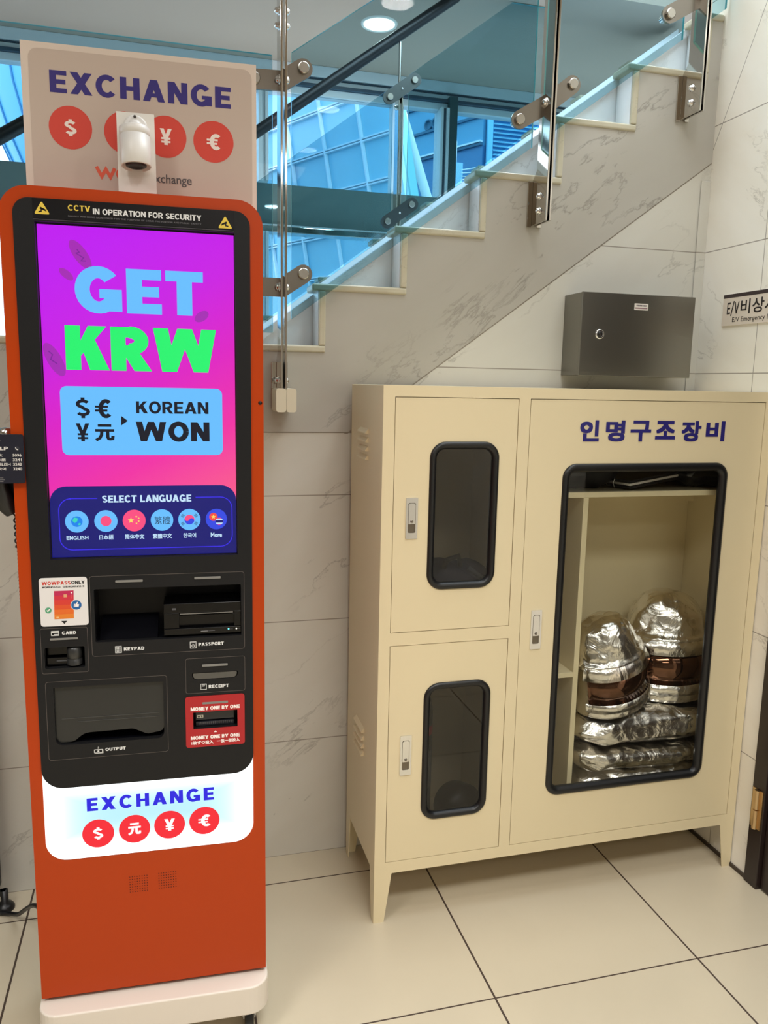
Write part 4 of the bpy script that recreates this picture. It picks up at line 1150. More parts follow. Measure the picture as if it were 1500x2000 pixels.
# camera warning strip
STRIP = mat('strip_black', rgb(19, 19, 24), 0.2); YLW = mat('warning_yellow', rgb(226, 196, 70), 0.5)
mb = MB(); mb.box(-0.2395, 0.1412, -0.0042, -0.003, 1.8475, 1.8848, STRIP); mb.box(-0.2395, 0.1412, -0.0042, -0.003, 1.8450, 1.8466, mat('strip_edge', rgb(72, 66, 74), 0.3))
yW_ = -0.0045
put(mb, gtext('CCTV', 0.22, 0.06), -0.1754, 1.8650, -0.1342, 1.8760, yW_, YLW)
put(mb, gtext('IN OPERATION FOR SECURITY', 0.22, 0.06), -0.1297, 1.8610, 0.0772, 1.8722, yW_, PRINTW)
put(mb, gtext('IMAGES ARE BEING MONITORED FOR THE PURPOSE OF CRIME PREVENTION AND PUBLIC SAFETY', 0.2, 0.09), -0.1756, 1.8535, 0.0770, 1.8565, yW_, mat('strip_grey_print', rgb(92, 90, 94), 0.5))
def warn(cx, cz, mir):
    k = 0.0142
    tri = [(0, 0.0135), (-0.0145, -0.0110), (0.0145, -0.0110)]
    pts = []
    for i in range(3):
        p0, p1_, p2_ = Vector(tri[i-1]), Vector(tri[i]), Vector(tri[(i+1) % 3])
        a_ = p1_+(p0-p1_).normalized()*0.004; b2 = p1_+(p2_-p1_).normalized()*0.004
        for t in (0, .25, .5, .75, 1): pts.append(tuple((1-t)**2*a_+2*t*(1-t)*p1_+t*t*b2))
    mb.flat([(cx+p[0], cz+p[1]) for p in pts], yW_, YLW)
    f = lambda l: [(cx+mir*x, cz+y) for x, y in (l if mir > 0 else reversed(l))]
    mb.flat(f([(-0.0040, -0.0010), (0.0060, -0.0050), (0.0072, -0.0022), (-0.0026, 0.0026)]), yW_-0.0002, STRIP)
    mb.flat(f([(0.0066, -0.0062), (0.0082, -0.0056), (0.0078, -0.0030), (0.0064, -0.0040)]), yW_-0.0002, STRIP)
    for q in _stroke(f([(-0.0010, -0.0020), (-0.0012, -0.0058), (-0.0062, -0.0066)]), 0.0022): mb.flat(q, yW_-0.0002, STRIP)
warn(-0.2228, 1.8663, 1); warn(0.1240, 1.8607, -1)
mb.build('warning_strip', ki)

# ---- light box under the panel
def lightbox_mat():
    m = bpy.data.materials.new('backlit_acrylic'); m.use_nodes = True; nt = m.node_tree; L = nt.links
    b = nt.nodes['Principled BSDF']; b.inputs['Base Color'].default_value = (0.1, 0.1, 0.1, 1); b.inputs['Roughness'].default_value = 0.3
    tc = nt.nodes.new('ShaderNodeTexCoord'); sp = nt.nodes.new('ShaderNodeSeparateXYZ'); L.new(tc.outputs['Object'], sp.inputs[0])
    # LED strips run round the rim: the middle of the sheet glows less and bluer
    dx = nmath(nt, 'DIVIDE', nmath(nt, 'ABSOLUTE', nmath(nt, 'ADD', sp.outputs[0], 0.052)), 0.232)
    dz = nmath(nt, 'DIVIDE', nmath(nt, 'ABSOLUTE', nmath(nt, 'SUBTRACT', sp.outputs[2], 0.596)), 0.082)
    e = nmath(nt, 'MAXIMUM', nmath(nt, 'POWER', dx, 5.0), nmath(nt, 'POWER', dz, 2.5))
    r = nt.nodes.new('ShaderNodeValToRGB'); r.color_ramp.elements[0].position = 0.0; r.color_ramp.elements[0].color = (0.42, 0.80, 0.90, 1); r.color_ramp.elements[1].position = 0.75; r.color_ramp.elements[1].color = (1.5, 1.55, 1.55, 1)
    L.new(e, r.inputs['Fac']); L.new(r.outputs['Color'], b.inputs['Emission Color']); b.inputs['Emission Strength'].default_value = 1.0
    return m
mb = MB(); mb.plate(rrect(-0.2755, 0.1722, 0.4965, 0.70, (0.045, 0.045, 0.0, 0.0), 8), [], -0.0022, 0.0115, lightbox_mat())
LBB = emis('lightbox_blue', rgb(22, 10, 222), 1.0, False); LBR = emis('lightbox_red', rgb(246, 24, 46), 1.0, False); LBW = emis('lightbox_white', (1, 1, 1), 1.0, False)
yl = -0.0024
put(mb, gtext('EXCHANGE', 0.25, 0.20), -0.1880, 0.6055, 0.0845, 0.6375, yl, LBB)
for ch, cx, cz in (('$', -0.1666, 0.5517), ('元', -0.0896, 0.5540), ('¥', -0.0140, 0.5555), ('€', 0.0625, 0.5572)):
    mb.flat(circle(cx, cz, 0.0335, 36), yl, LBR)
    w_ = {'$': 0.0105, '元': 0.0140, '¥': 0.0115, '€': 0.0135}[ch]
    put(mb, glyph(ch, 0.24)[0], cx-w_, cz-0.0145, cx+w_, cz+0.0145, yl-0.0003, LBW)
mb.build('light_box', ki)
# speaker grilles, peep hole
HOLE = mat('hole_dark', rgb(60, 16, 8), 0.8)
for gx, gz in ((-0.1035, 0.3992), (-0.0405, 0.4005)):
    mb = MB()
    for i in range(8):
        for j in range(7): mb.flat(circle(gx+i*0.0053, gz+j*0.0062, 0.0012, 8), -0.0004, HOLE)
    mb.build('speaker_grille', ki)
mb = MB(); mb.lathe((0.1928, 0.0, 1.4998), (0, -1, 0), [(-0.004, 0.0042), (0.0008, 0.0040), (0.0008, 0)], JET, 20); mb.build('camera_lens', ki)
# white rolling plinth with casters
PLW = mat('plinth_white', rgb(226, 216, 204), 0.42)
def xyround(x0, x1, y0, y1, r): return rrect(x0, x1, y0, y1, r, 7)
mb = MB()
pl = xyround(-0.306, 0.204, -0.046, 0.245, 0.045)
n = len(pl)
vs = [(p[0], p[1], 0.078) for p in pl]+[(p[0], p[1], 0.150) for p in pl]
mb.add(vs, [tuple(reversed(range(n))), tuple(range(n, 2*n))]+[(i, (i+1) % n, n+(i+1) % n, n+i) for i in range(n)], PLW)
mb.build('plinth', ki, bevel=0.004, seg=3)
mb = MB(); mb.box(KX0+0.012, KX1-0.012, 0.012, DEP-0.01, 0.150, KZ0, mat('plinth_gap', rgb(40, 30, 26), 0.7)); mb.build('plinth_spacer', ki)
for (cx, cy) in ((0.160, 0.012), (-0.262, 0.012), (0.160, 0.205), (-0.262, 0.205)):
    mb = MB()
    mb.box(cx-0.016, cx+0.016, cy-0.018, cy+0.018, 0.072, 0.078, CHROME)
    mb.obox((cx-0.013, cy+0.004, 0.048), (0.0015, 0, 0), (0, 0.016, 0), (0, -0.006, 0.024), WHITE)
    mb.obox((cx+0.013, cy+0.004, 0.048), (0.0015, 0, 0), (0, 0.016, 0), (0, -0.006, 0.024), WHITE)
    c_ = mb.build('caster', ki, bevel=0.001)
    mb = MB(); mb.lathe((cx-0.010, cy+0.008, 0.030), (1, 0, 0), [(0, 0.010), (0, 0.028), (0.003, 0.030), (0.017, 0.030), (0.020, 0.028), (0.020, 0.010)], BLACK, 24); mb.build('wheel', c_)
    mb = MB(); mb.lathe((cx-0.016, cy+0.008, 0.030), (1, 0, 0), [(0, 0), (0, 0.009), (0.032, 0.009), (0.032, 0)], WHITE, 16); mb.build('hub', c_)
# exchange sign board on top
sy = 0.10
SB = mat('sign_board_white', rgb(222, 206, 194), 0.45); SBI = mat('sign_board_inner', rgb(198, 180, 168), 0.5)
mb = MB(); mb.plate([(-0.2672, 1.909), (0.1948, 1.909), (0.1948, 2.2015), (-0.2672, 2.2015)], [], sy, sy+0.012, SB)
mb.flat(rrect(-0.2530, 0.1855, 1.912, 2.1900, (0.01, 0.01, 0.018, 0.018), 6), sy-0.0004, SBI)
NV = mat('sign_navy', rgb(48, 34, 122), 0.5); CR = mat('sign_coral', rgb(214, 66, 50), 0.5)
put(mb, gtext('EXCHANGE', 0.25, 0.12), -0.2150, 2.1090, 0.1418, 2.1525, sy-0.0007, NV)
for ch, cx, cz in (('$', -0.1785, 2.0455), ('元', -0.0725, 2.0445), ('¥', 0.0082, 2.0415+0.002), ('€', 0.1052, 2.0415)):
    mb.flat(circle(cx, cz, 0.0415, 40), sy-0.0007, CR)
    w_ = {'$': 0.0115, '元': 0.0150, '¥': 0.0120, '€': 0.0140}[ch]
    put(mb, glyph(ch, 0.24)[0], cx-w_, cz-0.016, cx+w_, cz+0.016, sy-0.0011, mat('sign_white_print', rgb(244, 232, 224), 0.5))
CO = mat('sign_orange_print', rgb(226, 92, 62), 0.5); GR = mat('sign_grey_print', rgb(88, 80, 80), 0.5)
for q in _stroke([(-0.1315, 1.9745), (-0.1215, 1.9560), (-0.1130, 1.9705), (-0.1045, 1.9555), (-0.0955, 1.9735)], 0.0068): mb.flat(q, sy-0.0009, CO)
for q in _stroke(_arc(-0.0805, 1.9630, 0.0095, 0.0095, 0, 360, 20), 0.0065): mb.flat(q, sy-0.0009, CO)
put(mb, ftext('exchange', 0.012), -0.0270, 1.9460, 0.0590, 1.9690, sy-0.0009, GR)
mb.build('sign_board', ki, bevel=0)
mb = MB(); mb.box(-0.12, 0.05, sy+0.012, sy+0.06, 1.909, 1.97, ORANGE); mb.build('sign_bracket', ki)
# little white camera on its bracket
cy_ = 0.045
mb = MB(); mb.plate([(-0.0845, 1.9060), (-0.0105, 1.9060), (-0.0122, 2.0690), (-0.0843, 2.0690)], [], cy_, cy_+0.006, WHITE); mb.build('camera_bracket', ki, bevel=0.001)
CAMW = mat('camera_white', rgb(224, 220, 216), 0.35)
mb = MB()
mb.lathe((-0.0485, cy_, 2.040), (0, -1, 0), [(0, 0.024), (0.006, 0.023), (0.008, 0.020), (0.008, 0.0)], CAMW, 28)
mb.lathe((-0.0485, cy_-0.012, 2.038), (0, 0, 1), [(-0.015*math.cos(PI*i/10), 0.015*math.sin(PI*i/10)) for i in range(11)], CAMW, 20)
sc2 = mb.build('security_camera', ki)
ax = Vector((0.03, -0.10, -1)).normalized(); c0_ = Vector((-0.0495, cy_-0.018, 2.030))
mb = MB(); mb.lathe(c0_-ax*0.006, ax, [(0, 0), (0, 0.026), (0.002, 0.0290), (0.016, 0.0292), (0.0165, 0.0284), (0.0178, 0.0284), (0.018, 0.0292), (0.074, 0.0292), (0.076, 0.0272), (0.066, 0.0262), (0.066, 0)], CAMW, 32); mb.build('camera_barrel', sc2)
mb = MB(); mb.lathe(c0_+ax*0.062, ax, [(0, 0.020), (0.006, 0.020), (0.008, 0.014), (0.006, 0.012), (0.006, 0)], JET, 24); mb.build('lens_ring', sc2)
mb = MB(); mb.tube([(-0.0485, cy_-0.012, 2.040), c0_+Vector((0, 0, 0.006)), c0_], 0.0085, CAMW, 12); mb.build('neck', sc2)
mb = MB(); mb.lathe((-0.0485, cy_-0.008, 2.0595), (0, -1, 0), [(0, 0.0030), (0.0015, 0.0028), (0.0015, 0)], mat('screw_dark', rgb(90, 85, 80), 0.4, 0.8), 12); mb.build('screw', sc2)
# help telephone on the left side
mb = MB(); hx0, hx1 = -0.376, -0.2765
HB = mat('help_sign_navy', rgb(24, 25, 40), 0.35)
mb.plate(rrect(hx0, hx1, 1.3335, 1.4315, 0.004, 4), [], -0.012, -0.008, HB)
yh = -0.0123
PG = mat('help_print', rgb(214, 210, 206), 0.5)
put(mb, gtext('HELP', 0.25), -0.3360, 1.4000, -0.3052, 1.4068, yh, PG)
mb.flat(_r(-0.337, 1.4180, -0.3186, 1.4190), yh, PG)
for i, (tx, nb) in enumerate((('中文', '5096'), ('日本語', '3241'), ('ENGLISH', '3242'), ('한국어', '3240'))):
    z_ = 1.3870-i*0.0090
    put(mb, ftext(tx, 0.02), (-0.330, -0.334, -0.3365, -0.334)[i], z_, (-0.316, -0.3105, -0.3020, -0.3110)[i], z_+0.0055, yh, PG)
    put(mb, ftext(nb, 0.02), -0.2975, z_, -0.2812, z_+0.0056, yh, PG)
mb.flat(circle(-0.2888, 1.4035, 0.0046, 18), yh, mat('help_disc', rgb(44, 44, 54), 0.5))
for q in _stroke([(-0.2912, 1.4060), (-0.2906, 1.4032), (-0.2888, 1.4014), (-0.2866, 1.4008)], 0.0016): mb.flat(q, yh-0.0002, PG)
for i in range(3): mb.flat(_r(-0.334, 1.3440-i*0.0036, -0.3170+0.0025*(i % 2), 1.3452-i*0.0036), yh, mat('help_dim', rgb(120, 116, 116), 0.5))
hs = mb.build('help_sign', ki)
mb = MB(); mb.box(-0.330, KX0, -0.008, 0.004, 1.36, 1.41, STEEL); mb.build('sign_arm', hs)
mb = MB()
mb.box(-0.340, KX0, 0.04, 0.11, 1.28, 1.43, BLACK); cradle = mb.build('phone_cradle', ki, bevel=0.006)
pts = []
mb = MB()
hp = [(-0.325, 0.030, 1.425), (-0.331, 0.020, 1.40), (-0.334, 0.016, 1.36), (-0.332, 0.018, 1.32), (-0.326, 0.024, 1.290), (-0.314, 0.032, 1.268)]
mb.tube(hp, [0.016, 0.020, 0.017, 0.017, 0.020, 0.014], BLACK, 16); mb.build('handset', cradle)
mb = MB(); mb.lathe((-0.318, 0.030, 1.425), (0, 0, 1), [(0, 0.014), (0.010, 0.014), (0.016, 0.010), (0.018, 0)], CHROME, 18); mb.build('hook', cradle)
mb = MB()
cp = []
for i in range(260):
    t = i/259; a = t*2*PI*22
    if t < 0.25:
        bx, bz = -0.313, 1.27-0.08*t*4
    else:
        bx, bz = -0.3065, 1.19-0.13*(t-0.25)/0.75
    rad = 0.0045 if t > 0.25 else 0.002
    cp.append((bx+rad*math.cos(a), 0.05+rad*math.sin(a), bz))
mb.tube(cp, 0.0018, BLACK, 6); mb.build('coiled_cord', ki)
mb = MB(); mb.box(-0.306, KX0, 0.06, 0.085, 0.975, 1.005, CHROME); mb.lathe((-0.3065, 0.072, 0.955), (-1, 0, 0), [(0, 0.008), (0.003, 0.007), (0.003, 0)], BLACK, 14); mb.build('side_lock', ki)
mb = MB(); mb.lathe((KX0, 0.05, 1.236), (-1, 0, 0), [(0, 0.006), (0.004, 0.005), (0.004, 0)], BLACK, 14); mb.build('side_screw', ki)

# ================================================================== rescue equipment cabinet
CX0, CX1, CZ0, CZ1, CY, CYB = 0.5444, 1.7579, 0.1519, 1.5419, 2.0108, 2.3768
cab = empty('equipment_cabinet', ((CX0+CX1)/2, (CY+CYB)/2, 0), 0, 'large cream metal rescue equipment cabinet on splayed legs with three windowed doors', 'cabinet')
CO_ = cab.location
d1l, d1r, d3l, d3r, z1t, z1b, z2t, z2b = .5763, .9279, .9616, 1.7274, 1.5126, .8713, .8348, .1865
mb = MB()
T = 0.0015
# front frame ring with door openings, then side, top, bottom and back sheets
mb.plate([(CX0, CZ0), (CX1, CZ0), (CX1, CZ1), (CX0, CZ1)], [[(d1l, z1b), (d1r, z1b), (d1r, z1t), (d1l, z1t)], [(d1l, z2b), (d1r, z2b), (d1r, z2t), (d1l, z2t)], [(d3l, z2b), (d3r, z2b), (d3r, z1t), (d3l, z1t)]], CY, CY+0.022, CREAM)
mb.box(CX0, CX0+0.004, CY+0.022, CYB, CZ0, CZ1, CREAM); mb.box(CX1-0.004, CX1, CY+0.022, CYB, CZ0, CZ1, CREAM)
mb.box(CX0+0.004, CX1-0.004, CY+0.022, CYB, CZ1-0.004, CZ1, CREAM); mb.box(CX0+0.004, CX1-0.004, CY+0.022, CYB, CZ0, CZ0+0.01, CREAM)
mb.box(CX0+0.004, CX1-0.004, CYB-0.004, CYB, CZ0+0.01, CZ1-0.004, CREAMIN)
mb.build('carcass', cab, bevel=0.0012, org=CO_)
mb = MB(); mb.box(0.943, 0.947, CY+0.022, CYB-0.004, CZ0+0.01, CZ1-0.004, CREAMIN); mb.build('partition', cab, org=CO_)
mb = MB(); mb.box(CX0+0.004, 0.943, CY+0.022, CYB-0.004, 0.845, 0.853, CREAMIN); mb.build('shelf', cab, org=CO_)
sh = 2.08
mb = MB(); mb.box(0.947, CX1-0.004, sh, CYB-0.004, 1.2255, 1.2415, CREAMIN); mb.build('shelf', cab, bevel=0.001, org=CO_)
mb = MB(); mb.box(1.180, 1.197, sh, CYB-0.004, CZ0+0.01, 1.2255, CREAMIN); mb.build('partition', cab, bevel=0.001, org=CO_)
mb = MB(); mb.box(0.947, 1.180, sh, CYB-0.004, 0.672, 0.687, CREAMIN); mb.build('shelf', cab, bevel=0.001, org=CO_)
mb = MB(); mb.box(1.197, CX1-0.004, CYB-0.03, CYB-0.004, 1.165, 1.190, CREAMIN); mb.build('hanging_rail', cab, org=CO_)
# mitre lines of the front frame
# legs: folded, tapering
def leg(x, y, sx, sy_):
    mb = MB(); t = 0.003; w = 0.052; b = 0.031
    X = lambda d: x+sx*d
    Y = lambda d: y+sy_*d
    # front flange (in the xz plane) and side flange (in the yz plane)
    f = [(X(0), CZ0), (X(w), CZ0), (X(b), 0), (X(0), 0)]
    vs = [(p[0], Y(0), p[1]) for p in f]+[(p[0], Y(t), p[1]) for p in f]
    F = [(0, 1, 2, 3), (7, 6, 5, 4), (0, 4, 5, 1), (1, 5, 6, 2), (2, 6, 7, 3), (3, 7, 4, 0)]
    mb.add(vs, F, CREAM)
    g = [(Y(t), CZ0), (Y(w), CZ0), (Y(b), 0), (Y(t), 0)]
    vs = [(X(0), p[0], p[1]) for p in g]+[(X(t), p[0], p[1]) for p in g]
    mb.add(vs, F, CREAM)
    return mb.build('leg', cab, org=CO_)
leg(CX0, CY, 1, 1); leg(CX1, CY, -1, 1); leg(CX0, CYB, 1, -1); leg(CX1, CYB, -1, -1)
def vent(y0, y1, zc):
    mb = MB()
    for j in range(4):
        z = zc-j*0.0245
        prof = [(0, 0.006), (-0.009, -0.004), (-0.0095, -0.008), (0, -0.0085)]
        vs = [(CX0+a, y, z+b) for y in (y0, y1) for a, b in prof]
        mb.add(vs, [(0, 1, 5, 4), (1, 2, 6, 5), (2, 3, 7, 6), (3, 2, 1, 0), (4, 5, 6, 7)], CREAM)
    mb.build('louvre_vent', cab, org=CO_)
vent(2.162, 2.262, 1.414); vent(2.156, 2.258, 0.530)
def door_leaf(x0, x1, z0, z1, w, rad, gw, hc, nm='door'):
    g = 0.0018
    hole = rrect(w[0]+gw*0.5, w[1]-gw*0.5, w[2]+gw*0.5, w[3]-gw*0.5, rad-gw*0.3, 7)
    mb = MB(); mb.plate([(x0+g, z0+g), (x1-g, z0+g), (x1-g, z1-g), (x0+g, z1-g)], [hole], CY+0.0008, CY+0.018, CREAM)
    d = mb.build(nm, cab, bevel=0.0008, org=CO_)
    mb = MB(); path = rrect(w[0]+gw/2, w[1]-gw/2, w[2]+gw/2, w[3]-gw/2, rad-gw/2, 9)
    prof = [(gw*0.5, CY+0.0005), (gw*0.44, CY-0.0035), (gw*0.2, CY-0.0065), (-gw*0.15, CY-0.0062), (-gw*0.34, CY-0.002), (-gw*0.5, CY+0.0045), (-gw*0.5, CY+0.012)]
    mb.rim(path, prof, BLACK); k = mb.build('rubber_gasket', d); k.location = -Vector(CO_)
    mb = MB(); mb.plate(rrect(w[0]+gw*0.9, w[1]-gw*0.9, w[2]+gw*0.9, w[3]-gw*0.9, rad-gw*0.7, 7), [], CY+0.005, CY+0.008, CLEAR if nm == 'wide_door' else GREY)
    k = mb.build('pane', d); k.location = -Vector(CO_)
    hx, hz0, hz1 = hc
    mb = MB()
    mb.plate(rrect(hx-0.0165, hx+0.0165, hz0, hz1, 0.002, 3), [rrect(hx-0.0105, hx+0.0105, hz0+0.016, hz1-0.014, 0.004, 4)], CY-0.0028, CY+0.001, CHROME)
    k = mb.build('handle', d, bevel=0.0006); k.location = -Vector(CO_)
    mb2 = MB()
    mb2.plate(rrect(hx-0.0095, hx+0.0095, hz0+0.040, hz1-0.015, (0.001, 0.001, 0.006, 0.006), 5), [], CY-0.0032, CY, CHROME)
    mb2.lathe((hx, CY-0.0032, hz0+0.047), (0, -1, 0), [(0, 0.0042), (0.0008, 0.0042), (0.0008, 0.002), (0.0002, 0.0018), (0.0002, 0)], SATIN, 14)
    mb2.box(hx-0.0105, hx+0.0105, CY+0.0004, CY+0.0008, hz0+0.016, hz1-0.014, mat('handle_well', rgb(120, 112, 100), 0.3, 0.8))
    # the lever is read with the handle: same mesh, joined below
    k2 = mb2.build('handle_lever', d); k2.location = -Vector(CO_)
    return d
door_leaf(d1l, d1r, z1b, z1t, (0.676, 0.8755, 0.988, 1.3955), 0.045, 0.0205, (0.629, 1.134, 1.246))
door_leaf(d1l, d1r, z2b, z2t, (0.6785, 0.8800, 0.305, 0.7185), 0.045, 0.0205, (0.629, 0.452, 0.570))
wd = door_leaf(d3l, d3r, z2b, z1t, (1.070, 1.6135, 0.332, 1.3335), 0.042, 0.0245, (1.0115, 0.797, 0.913), 'wide_door')
LET = mat('navy_vinyl', rgb(38, 32, 118), 0.45)
mb = MB()
for ch, a, b_ in zip('인명구조장비', (1.116, 1.197, 1.276, 1.357, 1.444, 1.526), (1.176, 1.258, 1.343, 1.423, 1.510, 1.591)):
    z0_ = {'조': 1.402, '비': 1.397}.get(ch, 1.396)
    put(mb, ftext(ch, 0.036), a, z0_, b_, 1.4555, CY-0.0004, LET)
k = mb.build('lettering', wd); k.location = -Vector(CO_)

# ================================================================== things inside the cabinet
def fbm(p, s, o=3):
    return noise.fractal(Vector(p)*s, 1.0, 2.0, o)
def ridg(p, s):
    return 1-2*abs(noise.noise(Vector(p)*s))
def garment(name, x0, x1, y0, y1, z0, z1, seed, amp, label, sag=0.0):
    """folded quilted pile: rounded slab with deep creases"""
    nx, nz_ = 74, 22
    mb = MB(); vs = []; fs = []
    cx, cy, cz = (x0+x1)/2, (y0+y1)/2, (z0+z1)/2; hx, hy, hz_ = (x1-x0)/2, (y1-y0)/2, (z1-z0)/2
    for j in range(nz_+1):
        ph = -PI/2+PI*j/nz_
        for i in range(nx):
            th = 2*PI*i/nx
            c, s_ = math.cos(th), math.sin(th); cp_, sp_ = math.cos(ph), math.sin(ph)
            f = lambda v, e: math.copysign(abs(v)**e, v)
            x = cx+hx*f(c, 0.35)*f(cp_, 0.5); y = cy+hy*f(s_, 0.35)*f(cp_, 0.5); z = cz+hz_*f(sp_, 0.75)
            p = Vector((x*0.8+z*1.2+seed, y*0.6, z*3.0-x*0.5))
            d = amp*(0.9*ridg(p, 7)+0.45*ridg(p+Vector((5, 2, 1)), 17)+0.12*noise.noise(p*45))
            n_ = Vector((c*cp_, s_*cp_, sp_))
            q = Vector((x, y, z))+n_*(d-amp*0.6)
            if q.z > cz: q.z += 0.014*fbm((x+seed, y, 0), 5)*1.2-sag*((x-cx)/hx)
            q.x = min(max(q.x, 1.2005), 1.749); q.y = min(max(q.y, 2.034), 2.370); q.z = max(q.z, z0)
            vs.append(q)
    for j in range(nz_):
        for i in range(nx):
            fs.append((j*nx+i, j*nx+(i+1) % nx, (j+1)*nx+(i+1) % nx, (j+1)*nx+i))
    mb.add(vs, fs, FOIL, True)
    loc = (cx, cy, z0)
    o = mb.build(name, None, org=loc); o.location = loc
    tag(o, label, 'folded suit', 'folded silver heat suits')
    return o
garment('folded_suit', 1.203, 1.745, 2.06, 2.36, 0.162, 0.345, 1.0, 0.012, 'lowest crinkled silver heat suit of the folded stack in the cabinet')
garment('folded_suit', 1.205, 1.735, 2.05, 2.36, 0.345, 0.428, 4.2, 0.013, 'thin folded silver heat suit in the middle of the stack')
garment('folded_suit', 1.205, 1.745, 2.045, 2.36, 0.428, 0.545, 9.7, 0.012, 'puffy folded silver heat suit on top of the stack, under the hoods', sag=-0.006)

VIS = mat('gold_brown_visor', rgb(112, 80, 62), 0.05, 0.95)
def hood(name, loc, rot, sc_, seed, label):
    t = empty(name, loc, 0, label, 'fire hood')
    t.rotation_euler = rot
    n = 72
    prof = [(0.0, 0.150), (0.012, 0.158), (0.05, 0.152), (0.075, 0.146), (0.10, 0.142), (0.13, 0.140), (0.16, 0.139), (0.185, 0.140), (0.20, 0.150), (0.212, 0.148), (0.225, 0.130), (0.25, 0.123), (0.275, 0.115), (0.30, 0.102), (0.32, 0.086), (0.335, 0.066), (0.345, 0.04), (0.35, 0.0)]
    vs = []; fs = []
    sub = []
    for a, b in zip(prof, prof[1:]):
        for q in range(3):
            sub.append((a[0]+(b[0]-a[0])*q/3, a[1]+(b[1]-a[1])*q/3))
    sub.append(prof[-1])
    for z, r in sub:
        for i in range(n):
            th = 2*PI*i/n; c, s_ = math.cos(th), math.sin(th)
            p = Vector((c*r+seed, s_*r, z))
            soft = 1.0 if (z > 0.21 or z < 0.065) else 0.35
            d = soft*(0.009*ridg(p, 8)+0.005*ridg(p+Vector((3, 1, 7)), 18)+0.002*noise.noise(p*50))-0.004
            k = min(1, r/0.05)
            vs.append(((r+d*k)*c*1.0*sc_, (r+d*k)*s_*0.9*sc_, (z+d*0.5*k)*sc_))
    m_ = len(sub)
    for j in range(m_-1):
        for i in range(n): fs.append((j*n+i, j*n+(i+1) % n, (j+1)*n+(i+1) % n, (j+1)*n+i))
    mb = MB(); mb.add(vs, fs, FOIL, True); mb.build('shell', t)
    def strip(nm, z0, z1, r0, r1, a0, a1, m, th=0.003):
        mb = MB(); k = 26; vv = []
        for i in range(k+1):
            a = math.radians(a0+(a1-a0)*i/k)
            for (z, r) in ((z0, r0), (z1, r1), (z1, r1-th), (z0, r0-th)):
                vv.append((r*math.cos(a)*sc_, r*0.9*math.sin(a)*sc_, z*sc_))
        ff = []
        for i in range(k):
            for q in range(4): ff.append((i*4+q, (i+1)*4+q, (i+1)*4+(q+1) % 4, i*4+(q+1) % 4))
        ff += [(3, 2, 1, 0), (k*4, k*4+1, k*4+2, k*4+3)]
        mb.add(vv, ff, m, True)
        return mb.build(nm, t, bevel=0)
    strip('visor', 0.062, 0.172, 0.160, 0.158, 198, 342, VIS)
    strip('brow_flap', 0.166, 0.212, 0.168, 0.150, 193, 347, FOIL, 0.006)
    strip('visor_frame', 0.030, 0.064, 0.166, 0.164, 194, 346, FOIL, 0.006)
    # square pocket patch on the crown
    mb = MB()
    a = Vector((0.012, -0.118*0.9, 0.255)); mb.obox(a*sc_, (0.022*sc_, 0, 0), (0, 0.003, 0.001), (0, 0.0055*sc_, 0.022*sc_), FOIL)
    mb.build('crown_patch', t, bevel=0.002)
    return t
hood('fire_hood', (1.590, 2.222, 0.548), (0, 0, 0.10), 0.97, 2.0, 'upright silver heat-proof hood with a wide brown visor, on the folded suits')
hood('fire_hood', (1.352, 2.150, 0.565), (0.06, -0.25, 0.30), 0.83, 8.0, 'silver heat-proof hood leaning sideways against the partition, visor tilted')
BAG = mat('black_plastic_film', rgb(16, 16, 18), 0.22)
def lump(name, c, h, seed, amp, m, label, cat, rz=0, e=0.5):
    nx, nz_ = 56, 18; vs = []; fs = []
    f = lambda v, e_: math.copysign(abs(v)**e_, v)
    for j in range(nz_+1):
        ph = -PI/2+PI*j/nz_
        for i in range(nx):
            th = 2*PI*i/nx; n_ = Vector((math.cos(th)*math.cos(ph), math.sin(th)*math.cos(ph), math.sin(ph)))
            p = Vector((h[0]*f(math.cos(th), e)*f(math.cos(ph), e), h[1]*f(math.sin(th), e)*f(math.cos(ph), e), h[2]*f(math.sin(ph), 0.8)))
            q = p+Vector((seed, 0, 0)); d = amp*(ridg(q, 12)+0.5*ridg(q+Vector((2, 5, 1)), 27))-amp*0.8
            p = p+n_*d
            p.z = max(p.z, -h[2])
            vs.append(p)
    for j in range(nz_):
        for i in range(nx): fs.append((j*nx+i, j*nx+(i+1) % nx, (j+1)*nx+(i+1) % nx, (j+1)*nx+i))
    mb = MB(); mb.add([v+Vector((0, 0, h[2])) for v in vs], fs, m, True)
    o = mb.build(name); o.location = c; o.rotation_euler = (0, 0, rz); tag(o, label, cat)
    return o
lump('plastic_bag', (1.638, 2.21, 1.2415), (0.105, 0.11, 0.045), 3.3, 0.012, BAG, 'crumpled shiny black plastic bag on the top shelf of the cabinet', 'bag')
SLV = mat('charcoal_binder', rgb(44, 44, 44), 0.35)
mb = MB()
for i in range(3): mb.obox((0, 0, 0.006+i*0.009), (0.105, 0, 0), (0, 0.09, 0), (0, 0, 0.0035), (SLV, WHITE, SLV)[i])
for yy in (-0.03, 0.0, 0.03): mb.tube([(-0.108, yy, 0.0), (-0.113, yy, 0.015), (-0.106, yy, 0.030)], 0.002, CHROME, 8)
o = mb.build('ring_binder', None, bevel=0.001); o.location = (1.415, 2.20, 1.256); o.rotation_euler = (0, -0.10, 0.25); tag(o, 'dark ring binder lying tilted on the top shelf beside the black bag', 'binder')
lump('storage_bag', (1.19, 2.22, 1.2415), (0.15, 0.12, 0.085), 6.1, 0.006, mat('black_cloth', rgb(12, 12, 14), 0.7), 'black cloth bag at the dark end of the cabinet top shelf', 'bag')
